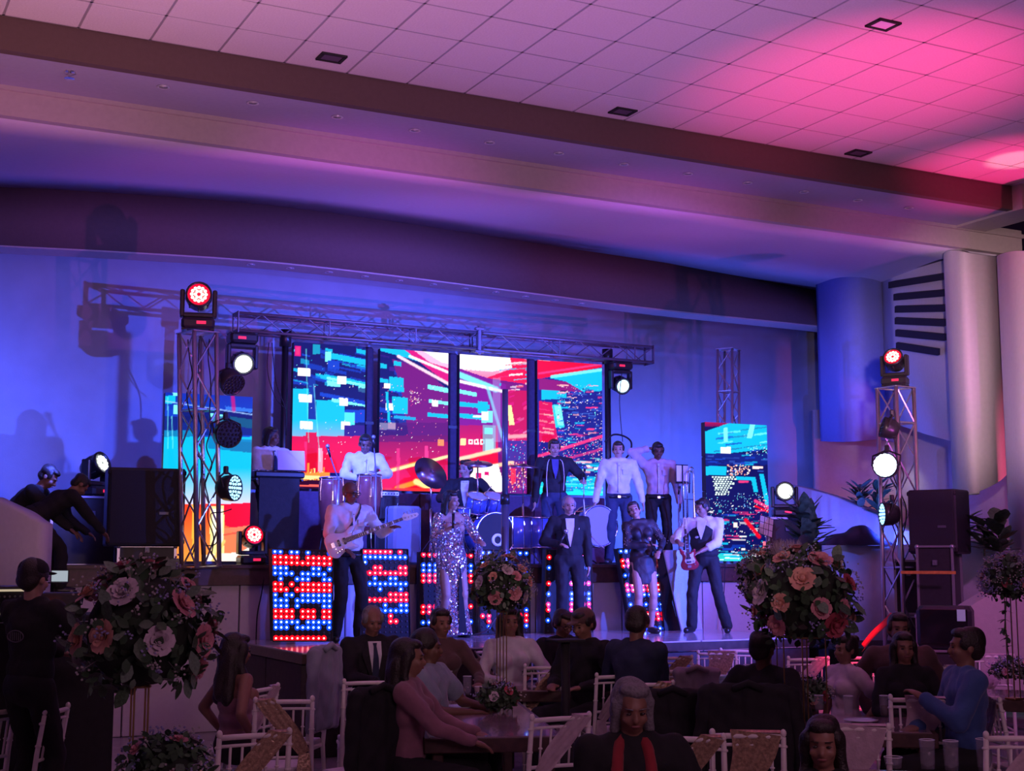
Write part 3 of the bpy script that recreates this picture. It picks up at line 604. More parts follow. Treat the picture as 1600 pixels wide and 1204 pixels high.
p = atY(362, 762, 14.8); par_can('round LED par can with lit dotted face in front of the left LED screen', p, fc(p)+1.0, .0, Lp_blue, m_hous, .145)
p = atY(356, 678, 14.8); par_can('unlit round par can facing away, upper right side of the left tower', p, fc(p)+.4, -.2, L_off, m_hous, .15)
p = atY(362, 598, 14.9); par_can('unlit tilted par can below the white moving light on the left', p, fc(p)+.6, -.7, L_off, m_hous, .14)
p = atD(1384, 727, TRD-.3); par_can('bright blue-white par can halfway up the right truss tower', p, fc(p)-.25, .05, Lp_bw, Lp_bw, .155)
p = atD(1384, 803, TRD-.3); par_can('par can seen edge-on with pale blue face, lower on the right truss tower', p, fc(p)-1.25, .0, Lp_blue, L_bluerim, .14)
p = atD(1384, 668, TRD-.2); par_can('unlit black par can high on the right truss tower', p, fc(p)-1.4, .3, L_off, m_hous, .13)
# cables hanging on the towers
m_cab2 = mat('cable_black', (.012, .01, .014), .6)
def cable(label, pts, r=.008, cat='cable', m=None): return tag(ob('cable', MB().tube(smooth_pts([tuple(p) for p in pts], 6), r, 5), m or m_cab2, None, True), label, cat)
random.seed(3)
for k, (xx, lb) in enumerate(((297, 'black cable winding down inside the left tower, left strand'), (306, 'black cable winding down inside the left tower, middle strand'), (322, 'black cable looping beside the right chord of the left tower'))):
    cable(lb, [atY(xx+random.uniform(-7, 7)+(y-520)*.02, y, 14.85+random.uniform(-.1, .1)) for y in range(530, 880, 28)], .007)
cable('loop of cable from the par can on the left tower down to its foot', [atY(x, y, 14.75) for x, y in ((362, 795), (346, 800), (330, 802), (332, 815), (341, 835), (336, 850), (322, 852))], .006)
for k, (xx, lb) in enumerate(((1390, 'black cable running down the left chord of the right tower'), (1402, 'black cable hanging in the middle of the right tower'))):
    cable(lb, [atD(xx+random.uniform(-6, 6)+(y-600)*.04, y, TRD-.2) for y in range(640, 900, 25)], .008)
cable('thin black cable hanging from the left end of the horizontal truss', [atY(x, y, 17.1) for x, y in ((425, 535), (427, 560), (432, 600), (446, 640), (447, 680))], .007)
cable('second thin cable sagging from the truss to the left mast', [atY(x, y, 17.15) for x, y in ((420, 535), (418, 580), (430, 620), (448, 640))], .006)
cable('thin cable hanging from the right truss end behind the two men in pale shirts', [atY(x, y, 17.1) for x, y in ((972, 580), (968, 620), (970, 660), (973, 690))], .006)
cable('black cable tangle above the heads of the two men in pale shirts', [atY(x, y, 17.0) for x, y in ((945, 690), (958, 679), (975, 681), (986, 690), (985, 705), (978, 716))], .014)
# ================================================================ SPEAKERS, CASES, INSTRUMENTS
m_grille = mat('speaker_grille', (.016, .016, .02), .6, noise=.3, nscale=200, bump=.6, bscale=300)
m_case = mat('case_black_panel', (.02, .018, .024), .5, noise=.2)
m_alue = mat('case_edging', (.45, .42, .50), .35, .8)
def speaker(label, px, pyb, d, w, dep, h, turn=0., handle=True, z=None, rivet=True):
    p = atD(px, pyb, d); z = p.z if z is None else z
    t = thing('speaker_cabinet', label, 'speaker', (p.x, p.y, z), facecam(p.x, p.y)+turn)
    ob('cabinet', MB().bbox((0, dep/2, h/2), (w, dep, h), .02), m_case, t)
    ob('grille', MB().bbox((0, -.012, h/2), (w*.94, .03, h*.94), .01), m_grille, t)
    for s in (-1, 1):
        for zz in (.06*h, .94*h): ob('corner', MB().bbox((s*(w/2-.02), .01, zz), (.05, .05, .05), .01), m_mblack, t)
    ob('logo_plate', MB().bbox((w*.22, -.03, h*.42), (.1, .006, .03), .004), mat('logo_dull', (.10, .10, .12), .4), t)
    return t
def flight_case(label, px, pyb, d, w, dep, h, turn=0., z=None, front=None):
    p = atD(px, pyb, d); z = p.z if z is None else z
    t = thing('flight_case', label, 'case', (p.x, p.y, z), facecam(p.x, p.y)+turn)
    ob('panel', MB().box((0, dep/2, h/2), (w-.02, dep-.02, h-.02)), front or m_case, t)
    e = MB()
    for x in (-w/2, w/2):
        for y in (0, dep): e.box((x, y, h/2), (.028, .028, h))
        for zz in (.012, h-.012): e.box((x, dep/2, zz), (.028, dep, .024))
    for y in (0, dep):
        for zz in (.012, h-.012): e.box((0, y, zz), (w, .028, .024))
    ob('edging', e, m_alue, t)
    for x in (-w/2, w/2):
        for zz in (.015, h-.015): c = MB(); c.ell((x, 0, zz), (.028,)*3, None, 8, 6); ob('ball_corner', c, m_alue, t, True)
    ob('latch', MB().bbox((0, -.012, h*.75), (.055, .016, .06), .008).bbox((0, -.022, h*.76), (.02, .01, .03), .004), m_alud, t)
    return t
# left stack
flight_case('black flight case with pale metal edging at far left on the stage', 142, 884, 16.3, .92, .5, .82, .1)
speaker('tall black box behind the flight case at far left', 112, 884, 17.0, .66, .4, .8, 0)
flight_case('low flight case under the large black speaker on the left', 229, 883, 15.05, .60, .4, .22, .1)
speaker('large black loudspeaker stacked beside the left truss tower', 227, 853, 14.95, .82, .4, .845, .12)
# right stack
flight_case('tall black flight case under the right-hand speaker', 1464, 960, 16.2, .40, .5, .80, -.2)
speaker('large black loudspeaker on the case behind the right truss tower', 1458, 865, 16.4, .58, .5, .76, -.35)
flight_case('second flight case behind the right truss tower', 1422, 960, 16.9, .32, .5, .66, -.1)
flight_case('lower flight case on the floor under the tall right-hand case', 1464, 962, 16.2, .46, .5, atD(1464, 960, 16.2).z-.01, -.2, z=0.)
flight_case('lower flight case on the floor under the second right-hand case', 1422, 962, 16.9, .36, .5, atD(1422, 960, 16.9).z-.01, -.1, z=0.)
flight_case('dark flight case on the floor under the rounded monitor cabinet', 1476, 1014, 14.6, .60, .5, atD(1476, 1012, 14.6).z-.02, -.1, z=0.)
st = tag(ob('ratchet_strap', MB().bbox((0, 0, 0), (.62, .01, .035)), mat('strap_orange', (.55, .22, .04), .6, noise=.2)), 'orange and yellow ratchet strap around the right-hand cases', 'strap')
p = atD(1450, 894, 15.98); st.location = p; st.rotation_euler = (0, 0, facecam(p.x, p.y)-.2)
flight_case('black flight case on the stage right of the right LED screen', 1232, 880, 19.0, .52, .45, .63, .15)
# monitor wedge / TV at right
p = atD(1476, 1012, 14.6); t = thing('monitor_cabinet', 'black rounded monitor cabinet with a painted pale reflection below the right speaker', 'monitor', (p.x, p.y, p.z), facecam(p.x, p.y)-.1)
ob('housing', MB().bbox((0, .2, .21), (.56, .4, .44), .05), m_case, t); ob('front_glass', MB().bbox((0, -.01, .22), (.48, .02, .36), .02), mat('screen_glass_black', (.01, .01, .012), .08), t)
ob('painted_reflection', MB().bbox((.18, -.022, .34), (.085, .004, .12), .002), mat('reflection_glow', (.35, .42, .55), .4, emit=.12), t)  # faintly glowing plate stands in for a reflection on the front glass
# dark cloths over gear on the right ledge
def heap(name, label, cat, pts, m, d, dep=.35):      # soft covered heap: outline as height along a run
    prof = smooth_pts(pts, 4); mb = MB(); rings = []
    for x, y in prof:
        b = atD(x, pts[0][1], d); tpz = atD(x, y, d).z; h = max(.01, tpz-b.z); n_ = Vector((FW[0], FW[1], 0)); r = []
        for k in range(9):
            a = PI*k/8; r.append(b+n_*(-math.cos(a)*dep/2+dep/2)+Vector((0, 0, h*math.sin(a)**.6)))
        rings.append(r)
    mb.loft(rings, False, False); return tag(ob(name, mb, m, None, True), label, cat)
heap('dark_cloth', 'dark cloth heaped over gear on the right wing ledge', 'cloth', [(1290, 851), (1300, 836), (1325, 831), (1338, 822), (1358, 820), (1372, 832), (1388, 841), (1400, 851)], mat('cloth_navy', (.03, .03, .07), .9, bump=.4, bscale=20), 18.2)
# ---- left mixing position
p = atD(-2, 960, 9.0)
t = thing('rack_unit', 'lit rack unit at the far left edge behind the technician', 'audio rack', (p.x, p.y, p.z), facecam(p.x, p.y)+.1)
ob('case', MB().bbox((0, .2, .08), (.34, .4, .20), .01), m_case, t)
ob('lit_strip', MB().box((0, -.005, .155), (.3, .01, .014)), lens_mat('warm_strip', (1., .8, .55), .5), t); ob('lit_strip', MB().box((0, -.005, .005), (.3, .01, .014)), bpy.data.materials['lens_warm_strip'], t)
kb = MB()
for i in range(9):
    for j in range(3): kb.cone((-.13+i*.032, -.005, .035+j*.04), (-.13+i*.032, -.02, .035+j*.04), .008, .006, 6)
tag(ob('knobs', kb, mat('knob_grey', (.25, .27, .22), .4), t), kind='stuff')
p = atD(83, 943, 9.2); t = thing('power_amplifier', 'dark amplifier with two glowing red lamps beside the technician', 'amplifier', (p.x, p.y, p.z-.05), facecam(p.x, p.y)+.1)
ob('case', MB().bbox((0, .17, .04), (.36, .3, .16), .01), m_case, t)
for k in (-1, 1): ob('red_lamp', MB().ell((k*.025, 0, .055), (.016, .012, .014), None, 10, 7), lens_mat('amp_red', (1., .06, .05), 4.), t)
p = atD(93, 905, 9.0); t = thing('laptop', 'open laptop with pale screen beside the technician', 'laptop', (p.x, p.y, p.z-.02), facecam(p.x, p.y)-.5); t.scale = (.42,)*3
ob('base', MB().bbox((0, -.1, 0), (.3, .2, .018), .004), m_case, t); sc_ = ob('lid', MB().bbox((0, .01, .1), (.3, .012, .19), .004), m_case, t); ob('screen', MB().box((0, .002, .1), (.27, .004, .165)), lens_mat('laptop_screen', (.6, .7, .8), .6), sc_)
p = atD(40, 1130, 9.2)
t = thing('mixing_desk', 'dark mixing desk table at the far left', 'desk', (atD(45, 1100, 9.3).x, atD(45, 1100, 9.3).y, 0), facecam(p.x, p.y)+.1)
zt = atD(60, 962, 9.2).z
ob('desk_top', MB().bbox((0, .2, zt-.02), (1.1, .55, .04)), m_mblack, t)
ob('front_cloth', MB().bbox((0, -.04, zt/2-.02), (1.08, .04, zt-.05), .01), m_mblack, t)
for sx in (-1, 1):
    for sy in (0, .4): ob('leg', MB().cone((sx*.5, sy, 0), (sx*.5, sy, zt-.04), .02, .02, 8), m_mblack, t)
# ---- letter boards: tall boards of LED dots along the platform
L_dr = lens_mat('dot_red', (1., .30, .28), 4.); L_db = lens_mat('dot_blue', (.40, .65, 1.), 4.)
L_gr = mat('dot_glow_red', (.5, .01, .01), .3, emit=1.0, ecol=(1., .0, .01)); L_gb = mat('dot_glow_blue', (.01, .05, .5), .3, emit=.75, ecol=(.0, .09, 1.)); L_do = mat('dot_off', (.05, .05, .08), .3)  # dim glowing discs imitate the light halo round each lit dot
def led_board(label, poly, Y, nx, rows, keep=None, ang=0.):
    P = [atY(x, y, Y) for x, y in poly]; cx = sum(p.x for p in P)/len(P); z0 = min(p.z for p in P); z0 = ZP+.015
    t = thing('led_letter_board', label, 'light board', (cx, Y, z0))
    pl = [(p.x-cx, max(0, p.z-z0)) for p in P]
    ob('board', MB().prism(pl, 0, .09), m_mblack, t); 
    e = MB()
    for i in range(len(pl)):
        a = pl[i]; b = pl[(i+1) % len(pl)]; e.cone((a[0], -.004, a[1]), (b[0], -.004, b[1]), .008, .008, 6)
    ob('edge_trim', e, m_black, t)
    # rows of lamps between left and right edges
    tl_, tr, br, bl = pl
    bulbs = {0: MB(), 1: MB()}; halos = {0: MB(), 1: MB()}; off = MB(); nr = len(rows)
    for j, c in enumerate(rows):
        v = (j+.5)/nr
        for i in range(nx):
            u = (i+.6)/(nx+.2)
            l = (tl_[0]+(bl[0]-tl_[0])*v, tl_[1]+(bl[1]-tl_[1])*v); r_ = (tr[0]+(br[0]-tr[0])*v, tr[1]+(br[1]-tr[1])*v)
            x = l[0]+(r_[0]-l[0])*u; z = l[1]+(r_[1]-l[1])*u
            if keep and not keep(u, v): continue
            R_ = Matrix.Translation((x, -.001, z)) @ Matrix.Rotation(PI/2, 4, 'X')
            prob = {'r': (0, .97), 'b': (1, .95), 'R': (0, .2+.8*u), 'B': (1, .1+.8*u), 'q': (0, 1.05-.8*u), 'p': (1, 1-.95*u), '.': (1, .06)}[c]
            if random.random() < prob[1]:
                bulbs[prob[0]].lathe([(.0125, .002), (.010, .012), (.001, .016)], 6, R_); halos[prob[0]].lathe([(.034, .0), (.032, .003), (.001, .003)], 8, R_)
            else: off.lathe([(.012, .0), (.010, .01), (.001, .013)], 6, R_)
    for mb, m, nm in ((bulbs[0], L_dr, 'red_dots'), (bulbs[1], L_db, 'blue_dots'), (halos[0], L_gr, 'red_dot_glow'), (halos[1], L_gb, 'blue_dot_glow'), (off, L_do, 'unlit_dots')):
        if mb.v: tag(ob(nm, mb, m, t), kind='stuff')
    return t
random.seed(11)
RW = list('prrbbBRrBb.qqbbqr')
led_board('wide board of red and blue LED dots, leftmost in front of the bassist', [(424, 857), (520, 860), (519, 1001), (426, 1001)], 14.0, 11, list('prrpbBRrBbpqqbb.r'))
led_board('LED dot board behind the seated man in a suit', [(566, 857), (637, 858), (641, 1000), (562, 1000)], 14.1, 9, list('qb.RrBb.RrBbqq...'))
led_board('LED dot board half hidden by the singer in sequins', [(656, 862), (741, 864), (741, 998), (655, 998)], 14.85, 9, list('r.bbrr....rr.b..'), keep=lambda u, v: True)
led_board('LED dot board half hidden by the round bouquet', [(748, 859), (828, 860), (828, 997), (748, 997)], 14.75, 8, list('b...........rrb.'), keep=lambda u, v: u < .3 or u > .55)
led_board('LED dot board behind the older man in black', [(853, 858), (924, 859), (926, 993), (850, 993)], 14.6, 8, list('.r.b..r.bBrr.b..'), keep=lambda u, v: u < .16 or u > .5)
led_board('slanting LED dot board behind the woman in a short black dress', [(964, 857), (1024, 857), (1044, 986), (988, 986)], 14.55, 7, list('b.rr.b.rrb.bbrr.b'), keep=lambda u, v: True)
# leaning blank board with black side
P = [atY(x, y, 14.5) for x, y in ((1036, 859), (1072, 859), (1098, 985), (1064, 985))]
t = thing('leaning_board', 'blank slanted board lit blue behind the guitarist in a waistcoat', 'board', (P[2].x, 14.5, ZP+.015)); pl = [(p.x-P[2].x, max(0, p.z-ZP-.015)) for p in P]
ob('front', MB().prism(pl, 0, .06), mat('board_pale', (.45, .48, .60), .35, noise=.1, nscale=60), t)
P2 = [atY(x, y, 14.5) for x, y in ((1026, 858), (1036, 859), (1064, 985), (1040, 985))]; ob('side', MB().prism([(p.x-P[2].x, max(0, p.z-ZP-.015)) for p in P2], .01, .2), m_black, t); ob('edge_trim', MB().cone((pl[0][0], -.004, pl[0][1]), (pl[3][0], -.004, pl[3][1]), .009, .009, 6), m_alue, t)
# ---- keyboard, stand and sheet
yk_ = 16.0
p = atY(432, 742, yk_); t = thing('keyboard', 'black electronic keyboard in front of the man in a tie', 'keyboard', (p.x, yk_, p.z), .0)
ob('body', MB().bbox((0, 0, 0), (.62, .3, .08), .02), m_black, t)
kw = MB(); kbk = MB()
for i in range(21): kw.box((-.28+i*.0275, .06, .044), (.025, .13, .012))
for i in range(20):
    if i % 7 not in (2, 6): kbk.box((-.266+i*.0275, .03, .054), (.013, .08, .012))
tag(ob('white_keys', kw, mat('key_white', (.7, .7, .7), .3), t), kind='stuff'); tag(ob('black_keys', kbk, m_black, t), kind='stuff')
s_ = thing('keyboard_stand', 'black crossed stand under the keyboard with dark front cover', 'stand', (p.x, yk_, ZS)); hk = p.z-.04-ZS
for a in (-1, 1): ob('leg', MB().tube([(-.28*a, .0, .015), (.28*a, .0, hk-.02)], .016), m_black, s_); ob('foot', MB().cone((-.28*a, -.18, .015), (-.28*a, .2, .015), .016, .016, 8), m_black, s_); ob('arm', MB().cone((.28*a, -.14, hk-.02), (.28*a, .14, hk-.02), .014, .014, 8), m_black, s_)
ob('front_cover', MB().bbox((0, -.12, hk/2+.05), (.5, .02, hk-.1), .005), m_mblack, s_)
p = atY(455, 719, 15.9); t = thing('music_sheet_board', 'pale sheet held up above the keyboard', 'sheet', p, -.1)
ob('sheet', MB().bbox((0, 0, 0), (.33, .006, .24), .002, Matrix.Shear('XZ', 4, (.15, 0)) if False else Matrix.Rotation(-.18, 4, 'X')), mat('sheet_paper', (.55, .42, .62), .7), t); ob('rest', MB().bbox((0, -.03, -.125), (.34, .05, .012)), m_black, t); ob('post', MB().cone((0, .01, -.12), (0, .05, -.28), .01, .01, 8), m_black, t)
# ---- congas
m_conga = mat('conga_wood', (.20, .05, .05), .25, noise=.25, nscale=6, coat=.5)
def conga(label, px, pyt, Y, r):
    p = atY(px, pyt, Y); h = .74; zt = p.z; t = thing('conga_drum', label, 'drum', (p.x, Y, zt-h))
    ob('shell', MB().lathe([(r*.62, 0), (r*.78, .12), (r*1.0, .34), (r*1.08, .48), (r*1.0, .64), (r*.92, .72)], 24), m_conga, t, True)
    ob('head', MB().lathe([(r*.95, .70), (r*.95, .735), (r*.9, .742), (.001, .744)], 24), mat('drum_skin', (.45, .40, .42), .6), t, True)
    ob('rim', MB().tube([(r*1.0*math.cos(a), r*1.0*math.sin(a), .725) for a in [2*PI*k/24 for k in range(25)]], .011), m_ch, t, True)
    for k in range(6):
        a = 2*PI*k/6+.3; c, s = math.cos(a), math.sin(a); ob('lug', MB().tube([(r*1.02*c, r*1.02*s, .72), (r*1.13*c, r*1.13*s, .56), (r*1.1*c, r*1.1*s, .45)], .008), m_ch, t)
    s2 = thing('conga_stand', 'chrome tripod stand under the '+label, 'stand', (p.x, Y, ZS)); hz = zt-h-ZS
    ob('ring', MB().tube([(r*.7*math.cos(a), r*.7*math.sin(a), hz+.1) for a in [2*PI*k/20 for k in range(21)]], .012), m_ch, s2)
    for k in range(3): a = 2*PI*k/3+.4; ob('leg', MB().tube([(r*.7*math.cos(a), r*.7*math.sin(a), hz+.1), (r*1.1*math.cos(a), r*1.1*math.sin(a), .012)], .011), m_ch, s2)
conga('tall wooden conga standing left of the percussionist', 518, 745, 15.95, .145)
conga('tall wooden conga in front of the percussionist', 577, 740, 15.8, .15)
# ---- amps
def amp(label, px, pyt, pyb, Y, w):
    a = atY(px, pyt, Y); b = atY(px, pyb, Y); h = a.z-b.z; t = thing('guitar_amplifier', label, 'amplifier', (b.x, Y, b.z))
    ob('cabinet', MB().bbox((0, .14, h/2), (w, .28, h), .015), m_case, t); ob('grille', MB().bbox((0, -.005, h*.4), (w*.9, .02, h*.72), .01), m_grille, t); ob('control_panel', MB().bbox((0, -.008, h*.87), (w*.9, .02, h*.14), .005), m_alue, t)
    kb = MB(); [kb.cone((-w*.35+i*w*.14, -.018, h*.87), (-w*.35+i*w*.14, -.035, h*.87), .009, .007, 8) for i in range(6)]; ob('knobs', kb, m_black, t)
amp('small amplifier with pale control panel on top of another, behind the bassist', 608, 765, 812, 15.7, .27)
amp('lower amplifier behind the bassist', 607, 813, 880, 15.7, .30)
# pale cabinet back, behind bass headstock
p = atY(637, 868, 15.4); t = thing('covered_cabinet', 'pale cabinet lit blue behind the bass guitar headstock', 'cabinet', (p.x, 15.4, ZS)); hh = atY(637, 790, 15.4).z-ZS
ob('body', MB().bbox((0, .2, hh/2), (.36, .4, hh), .03), mat('cabinet_pale', (.16, .18, .26), .6, noise=.05), t); ob('handle', MB().tube([(-.06, .2, hh), (-.05, .2, hh+.03), (.05, .2, hh+.03), (.06, .2, hh)], .008), m_black, t)
# ---- drum kit
m_shell = mat('drum_shell_blue', (.08, .12, .40), .2, .3, coat=.6)
YD = 16.2
def drum(label, px, py, Y, r, dep, ax='z', head=None, tilt=0.):
    p = atY(px, py, Y); t = thing('drum', label, 'drum', p, 0)
    R_ = Matrix.Rotation(PI/2, 4, 'X') if ax == 'y' else Matrix.Rotation(tilt, 4, 'X')
    ob('shell', MB().lathe([(r, -dep/2), (r, dep/2)], 26, R_), m_shell, t, True)
    ob('head', MB().lathe([(r*.97, dep/2+.004), (.001, dep/2+.006)], 26, R_), head or mat('drum_skin_grey', (.35, .35, .42), .5), t)
    for z in (-dep/2, dep/2): ob('hoop', MB().tube([R_ @ Vector((r*1.03*math.cos(a), r*1.03*math.sin(a), z)) for a in [2*PI*k/24 for k in range(25)]], .011), m_ch, t, True)
    for k in range(8): a = 2*PI*k/8; ob('lug', MB().cone(R_ @ Vector((r*1.03*math.cos(a), r*1.03*math.sin(a), -dep/2)), R_ @ Vector((r*1.03*math.cos(a), r*1.03*math.sin(a), dep/2)), .007, .007, 6), m_ch, t)
    return t
bd = drum('bass drum with black head and pale port ring, in front of the drummer', 765, 835, 15.9, .27, .36, 'y', mat('drum_head_black', (.012, .012, .016), .7))
ob('port_ring', MB().tube([(.02+.065*math.cos(a), -.19, -.07+.065*math.sin(a)) for a in [2*PI*k/16 for k in range(17)]], .02), mat('ring_white', (.75, .8, .85), .4), bd, True)
drum('rack tom on the left of the kit', 744, 786, 15.95, .13, .2, 'z', None, .45)
drum('rack tom on the right of the kit', 770, 786, 15.95, .13, .2, 'z', None, .45)
drum('snare drum beside the drummer', 716, 800, 16.0, .15, .12, 'z', None, .1)
drum('floor tom right of the bass drum', 836, 832, 15.9, .19, .38, 'z', None, 0.)
drum('second floor drum with blue shell beside the blue pole', 808, 832, 15.85, .19, .40, 'z', None, 0.)
m_cym = mat('cymbal_bronze', (.28, .18, .20), .35, .9)
def cymbal(label, px, py, Y, r, tx, ty):
    p = atY(px, py, Y); t = thing('cymbal', label, 'cymbal', p, 0, rot=(tx, ty, 0))
    ob('plate', MB().lathe([(r, -.012), (r*.3, .004), (r*.22, .02), (.01, .028), (.01, .024), (r*.2, .016), (r*.3, 0), (r, -.016)], 32), m_cym, t, True); ob('wing_nut', MB().cone((0, 0, .02), (0, 0, .05), .012, .008, 8), m_ch, t)
    s = thing('cymbal_stand', 'chrome stand carrying the '+label, 'stand', (p.x, p.y+.01, ZS)); h = p.z-ZS
    ob('tube', MB().cone((0, 0, .25), (0, 0, h*.6), .014, .014, 10), m_ch, s, True); ob('tube', MB().cone((0, 0, h*.6), (0, 0, h-.02), .009, .009, 10), m_ch, s, True)
    for k in range(3): a = 2*PI*k/3; ob('leg', MB().cone((0, 0, .3), (.25*math.cos(a), .25*math.sin(a), .012), .009, .009, 6), m_ch, s)
cymbal('large crash cymbal tilted towards the audience, left of the drummer', 674, 738, 15.85, .235, 1.0, .35)
cymbal('cymbal above the drummer, nearly edge-on', 747, 723, 15.9, .19, .28, -.1)
cymbal('dark cymbal right of the blue pole', 818, 727, 16.1, .20, .15, 0)
# mic stands
def mic_stand(label, px, pyt, Y, z0, bend=.0, boom=None):
    p = atY(px, pyt, Y); t = thing('microphone_stand', label, 'microphone stand', (p.x, Y, z0)); h = p.z-z0
    ob('tube', MB().cone((0, 0, .02), (0, 0, h*.8), .012, .010, 8), m_alud, t, True)
    top = (bend, -.08 if bend else 0, h); ob('boom', MB().tube([(0, 0, h*.78), top], .008), m_alud, t)
    for k in range(3): a = 2*PI*k/3+.3; ob('leg', MB().cone((0, 0, .12), (.24*math.cos(a), .24*math.sin(a), .01), .009, .009, 6), m_black, t)
    mc = ob('microphone', MB().cone(top, (top[0]+bend*.3, top[1]-.03, h+.1), .011, .017, 10), m_black, t, True); ob('mesh_ball', MB().ell((top[0]+bend*.35, top[1]-.035, h+.125), (.026,)*3, None, 10, 7), m_alud, mc, True)
mic_stand('microphone stand in front of the percussionist', 588, 700, 15.5, ZS, -.06)
mic_stand('microphone stand angled between the congas', 530, 715, 15.6, ZS, -.14)
mic_stand('microphone stand beside the musician in dark clothes', 912, 745, 15.7, ZS)
mic_stand('microphone stand left of the music stand on the right', 1060, 772, 15.6, ZS)
# music stand with sheet + trombone
p = atY(1067, 740, 15.8); t = thing('music_stand', 'music stand holding white sheets beside the trombone', 'music stand', (p.x, 15.8, ZS)); h = p.z-ZS
ob('post', MB().cone((0, 0, .02), (0, 0, h-.1), .013, .010, 8), m_black, t); ob('desk', MB().bbox((0, .02, h), (.20, .01, .26), .003, Matrix.Identity(4)), m_black, t); ob('ledge', MB().bbox((0, -.01, h-.13), (.2, .06, .01)), m_black, t)
for s in (-1, 1): ob('sheet', MB().bbox((s*.055, .01, h+.005), (.085, .004, .22), .001), mat('paper_white', (.8, .82, .88), .7), t)
for k in range(3): a = 2*PI*k/3; ob('leg', MB().cone((0, 0, .1), (.22*math.cos(a), .22*math.sin(a), .01), .009, .009, 6), m_black, t)
p = atY(1078, 800, 15.7); t = thing('trombone', 'chrome trombone standing beside the music stand', 'trombone', (p.x, 15.7, ZS)); zz = lambda y: atY(1078, y, 15.7).z-ZS; xx = lambda x: atY(x, 760, 15.7).x-p.x
def arc(cx, cz, r, a0, a1, n=8): return [(cx+r*math.cos(a0+(a1-a0)*k/n), 0, cz+r*math.sin(a0+(a1-a0)*k/n)) for k in range(n+1)]
ob('bell', MB().tube([(xx(1073), 0, zz(850)), (xx(1073), 0, zz(800)), (xx(1073), 0, zz(745))]+arc((xx(1073)+xx(1084))/2, zz(742), (xx(1084)-xx(1073))/2, PI, 0)+[(xx(1084), 0, zz(780)), (xx(1085), 0, zz(830)), (xx(1085), 0, zz(850))], [.012]*3+[.012]*9+[.014, .03, .08], 10), m_ch, t, True)
ob('slide', MB().tube([(xx(1066), -.03, zz(860)), (xx(1066), -.03, zz(760)), (xx(1067), -.03, zz(752)), (xx(1071), -.03, zz(752)), (xx(1072), -.03, zz(760)), (xx(1072), -.03, zz(860))], .009), m_ch, t, True)
ob('tuning_slide', MB().tube([(xx(1078), .02, zz(770))]+arc(xx(1081), zz(733), .03, PI, 0)+[(xx(1084), .02, zz(770))], .010), m_ch, t, True)
ob('brace', MB().cone((xx(1066), -.03, zz(780)), (xx(1084), 0, zz(780)), .006, .006, 6), m_ch, t); ob('stand_foot', MB().cone((xx(1073), 0, 0), (xx(1073), 0, zz(850)), .01, .01, 6), m_black, t)
# lyric stand at right (wire desk with sheets)
p = atY(1197, 822, 15.25); t = thing('music_stand', 'wire music stand with two blue-lit sheets in front of the right LED screen', 'music stand', (p.x, 15.25, ZS)); h = p.z-ZS
ob('post', MB().cone((0, 0, .02), (0, 0, h-.1), .012, .010, 8), m_alud, t); R_ = Matrix.Translation((0, 0, h)) @ Matrix.Rotation(.25, 4, 'Y') @ Matrix.Rotation(-.15, 4, 'X')
for s in (-1, 1): ob('sheet', MB().bbox((s*.058, 0, 0), (.11, .004, .26), .001, R_), bpy.data.materials['paper_white'], t)
wr = MB(); [wr.box((0, -.006, -.13+i*.087), (.24, .005, .005), R_) for i in range(4)]; [wr.box((-.12+i*.08, -.006, 0), (.005, .005, .27), R_) for i in range(4)]; ob('wire_desk', wr, m_black, t)
for k in range(3): a = 2*PI*k/3; ob('leg', MB().cone((0, 0, .1), (.2*math.cos(a), .2*math.sin(a), .01), .009, .009, 6), m_black, t)
# big drum and coiled cable behind the man in pale shirt
drum('large marching drum standing on its side behind the man in the pale blue shirt', 928, 822, 16.1, .27, .3, 'y', mat('drum_head_pale', (.25, .24, .34), .6))
cable('pale cable curving down behind the man in the pale blue shirt', [atY(x, y, 15.55) for x, y in ((912, 780), (915, 810), (921, 832), (932, 846), (944, 856))], .008, m=mat('cable_pale', (.6, .6, .7), .4))
# pedals / small stage clutter on platform: cables
cable('cable trailing on the stage front left of the platform', [atY(x, y, 14.95) for x, y in ((412, 905), (408, 930), (402, 960), (400, 1000))], .008)
cable('cable down the stage front right of the guitarist', [atY(x, y, 14.95) for x, y in ((1133, 880), (1132, 910), (1130, 945), (1128, 985))], .006)
# ================================================================ PEOPLE
def remesh(mb, vox, it=3, fac=.5):
    me = mb.mesh('tmp', None); o = bpy.data.objects.new('tmp', me); COL.objects.link(o)
    r = o.modifiers.new('r', 'REMESH'); r.mode = 'VOXEL'; r.voxel_size = vox; r.use_smooth_shade = True
    if it: s = o.modifiers.new('s', 'SMOOTH'); s.factor = fac; s.iterations = it
    dg = bpy.context.evaluated_depsgraph_get(); dg.update()
    out = bpy.data.meshes.new_from_object(o.evaluated_get(dg)); bpy.data.objects.remove(o); bpy.data.meshes.remove(me)
    return out
from mathutils import noise as MN
WRINKLE = ('shirt', 'jacket', 'trousers', 'cloth_body', 'sleeve', 'skirt', 'hair')
def wrinkle(me, amp):
    n = len(me.vertices); co = np.empty(n*3, np.float32); me.vertices.foreach_get('co', co); co = co.reshape(-1, 3); no = np.empty(n*3, np.float32); me.vertices.foreach_get('normal', no); no = no.reshape(-1, 3)
    x, y, z = co[:, 0], co[:, 1], co[:, 2]
    a = np.sin(x*46+z*9+1.6*np.sin(z*17+x*7)+1.2*np.sin(y*19))*.45+np.sin(z*44-x*22+2*np.sin(x*13+y*14)+1.3*np.sin(z*9))*.4+np.sin(x*90+y*41+z*30)*.15
    a = np.abs(a)**.8*np.sign(a); me.vertices.foreach_set('co', (co+no*(a*amp)[:, None]).ravel()); me.update()
